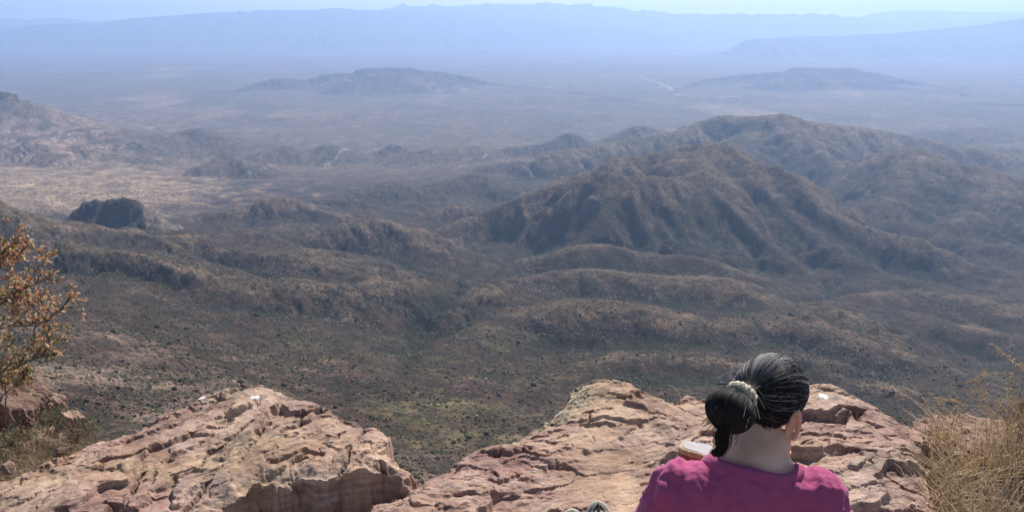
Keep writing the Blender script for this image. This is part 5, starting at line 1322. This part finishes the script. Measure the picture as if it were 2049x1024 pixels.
# hanging end of the ponytail
T = Tubes(); tail = catmull([W(1462, 836, 1.575), W(1449, 862, 1.565), W(1446, 885, 1.565), W(1441, 900, 1.57), W(1431, 906, 1.57), W(1424, 900, 1.575)], 5)
for _ in range(520):
    o_ = rng.normal(0, 1, 3); t = np.linspace(0, 1, len(tail)); wd = (.0052 * (1 - t) + .0024)[:, None]
    m = int(len(tail) * rng.uniform(.55, 1)); m = max(m, 6)
    P_ = tail + o_ * wd + .002 * np.sin(t * 9 + rng.uniform(0, 6))[:, None] * rng.normal(size=3); T.tube(P_[:m], .0007, .0004, hcol(.06), 3)
for _ in range(40):
    o_ = rng.normal(0, .004, 3); P0 = W(1452, 848, 1.565) + o_; T.tube([P0, P0 + [-.014, 0, -.02] + rng.normal(0, .003, 3), P0 + [-.018 + rng.normal(0, .006), 0, -.040], P0 + [-.010 + rng.normal(0, .008), 0, -.058]], .0005, .0003, hcol(.1), 3)
finish(T, [], [], [], 'ponytail', hair)
# scrunchie
ax = (BUN - TIE); ax /= np.linalg.norm(ax); e1 = np.cross(ax, [0, 0, 1.]); e1 /= np.linalg.norm(e1); e2 = np.cross(ax, e1)
V = []; Fc = []; Cc = []; nA, nB = 120, 14
for i in range(nA):
    a = 2 * math.pi * i / nA; ruf = 1 + .09 * math.sin(a * 14) + .06 * math.sin(a * 23 + 1)
    for j in range(nB):
        b = 2 * math.pi * j / nB; r_ = .0115 * (ruf if math.cos(b) > -.3 else 1)
        V.append(TIE + ax * .004 + (e1 * math.cos(a) + e2 * math.sin(a)) * (.0255 + r_ * math.cos(b)) + ax * r_ * 1.25 * math.sin(b))
        st = .5 + .5 * math.sin(b * 3 + a * 2.2); Cc.append(np.array([.56, .48, .37]) * (1 - st * .5) + np.array([.36, .22, .10]) * st * .6)
        Fc.append((i * nB + j, i * nB + (j + 1) % nB, ((i + 1) % nA) * nB + (j + 1) % nB, ((i + 1) % nA) * nB + j))
me = np_mesh('hair_tie', np.array(V), np.array(Fc)); add_attr(me, 'Col', np.array(Cc)); link('hair_tie', me, col_mat('scrunchie cloth', .6, .3), hair)

# ------------------------------------------------------------------ sandwich in the hidden hand
CR = NT('bread crust'); CR = CR.fin(CR.ramp(CR.noise(CR.pos(), 70, 5, .6), [(.35, (.36, .21, .10)), (.6, (.55, .38, .21)), (.75, (.68, .54, .36))]), .75, CR.bump(CR.noise(CR.pos(), 200, 4), .002, .7))
CM = NT('white bread crumb'); CM = CM.fin(CM.mix(CM.noise(CM.pos(), 90, 5, .7), (.27, .25, .25), (.42, .39, .39)), .9, CM.bump(CM.noise(CM.pos(), 260, 4), .0015, .8))
FI = NT('sandwich filling').fin((.45, .10, .06), .5)
def slab(outline, t0, t1, mat_parent_M, org, bulge=.003, rings=5):
    n = len(outline); V = []; Fc = []
    prof = [(.0, t0), (.93, t0), (1.0, t0 + (t1 - t0) * .2), (1.0 + bulge * 8, (t0 + t1) / 2), (1.0, t1 - (t1 - t0) * .2), (.93, t1), (.0, t1)]
    for r_, z_0 in prof:
        for (a, b) in outline: V.append(org + mat_parent_M @ np.array([a * r_, b * r_, z_0 + (.0012 * math.sin(a * 90 + b * 60) if r_ > .5 else 0)]))
    for j in range(len(prof) - 1):
        for i in range(n): Fc.append((j * n + i, j * n + (i + 1) % n, (j + 1) * n + (i + 1) % n, (j + 1) * n + i))
    return np.array(V), np.array(Fc)
out2 = []
for i in range(48):
    a = 2 * math.pi * i / 48; c_, s_ = math.cos(a), math.sin(a); out2.append((.074 * math.copysign(abs(c_) ** .6, c_), .056 * math.copysign(abs(s_) ** .6, s_) * (1.08 if c_ > 0 else .95)))
tl = R(-14); rz = R(-22); Mx = np.array(Matrix.Rotation(rz, 3, 'Z') @ Matrix.Rotation(tl, 3, 'X') @ Matrix.Rotation(R(6), 3, 'Y'))
sw = link('sandwich', None, None, None, 'sandwich of white bread with tan crust held in front of the left shoulder', 'sandwich')
sw.location = tuple(SAND); INV = Matrix.Translation(sw.location).inverted()
for nm, t0, t1, mt in (('bread_slice', .004, .022, CR), ('filling', -.003, .003, FI), ('bread_slice', -.021, -.004, CR)):
    o_ = out2 if nm != 'filling' else [(a * .95, b * .95) for a, b in out2]
    V, Fc = slab(o_, t0, t1, Mx, SAND); b = link(nm, np_mesh(nm, V, Fc), mt, sw); b.matrix_parent_inverse = INV
    if nm == 'bread_slice':
        for zz in (t0 - .0006, t1 + .0006):
            V, Fc = slab([(a * .90, c * .88) for a, c in out2], zz - .0005, zz + .0005, Mx, SAND, 0); k = link('crumb', np_mesh('crumb', V, Fc), CM, b)
# ------------------------------------------------------------------ haze
hm = bpy.data.materials.new('haze air'); hm.use_nodes = True
ht = hm.node_tree; ht.nodes.remove(ht.nodes['Principled BSDF'])
pv = ht.nodes.new('ShaderNodeVolumePrincipled')
pv.inputs['Color'].default_value = (.44, .618, .955, 1); pv.inputs['Density'].default_value = 1 / 25500.
pv.inputs['Anisotropy'].default_value = .35
ht.links.new(pv.outputs[0], ht.nodes['Material Output'].inputs['Volume'])
zb = float(Z.min()) - 1.0 ; zt = float(Z.max()) + 40
x0, x1, y0, y1 = -60500., 60500., -300., 65500.
Vb = [(x, y, z) for z in (zb, zt) for x, y in ((x0, y0), (x1, y0), (x1, y1), (x0, y1))]
Fb = [(3, 2, 1, 0), (4, 5, 6, 7), (0, 1, 5, 4), (1, 2, 6, 5), (2, 3, 7, 6), (3, 0, 4, 7)]
hme = np_mesh('haze', np.array(Vb), np.array(Fb), False)
link('haze', hme, hm, None, 'pale blue desert haze filling the air over the valley and plain', None, None, 'stuff')
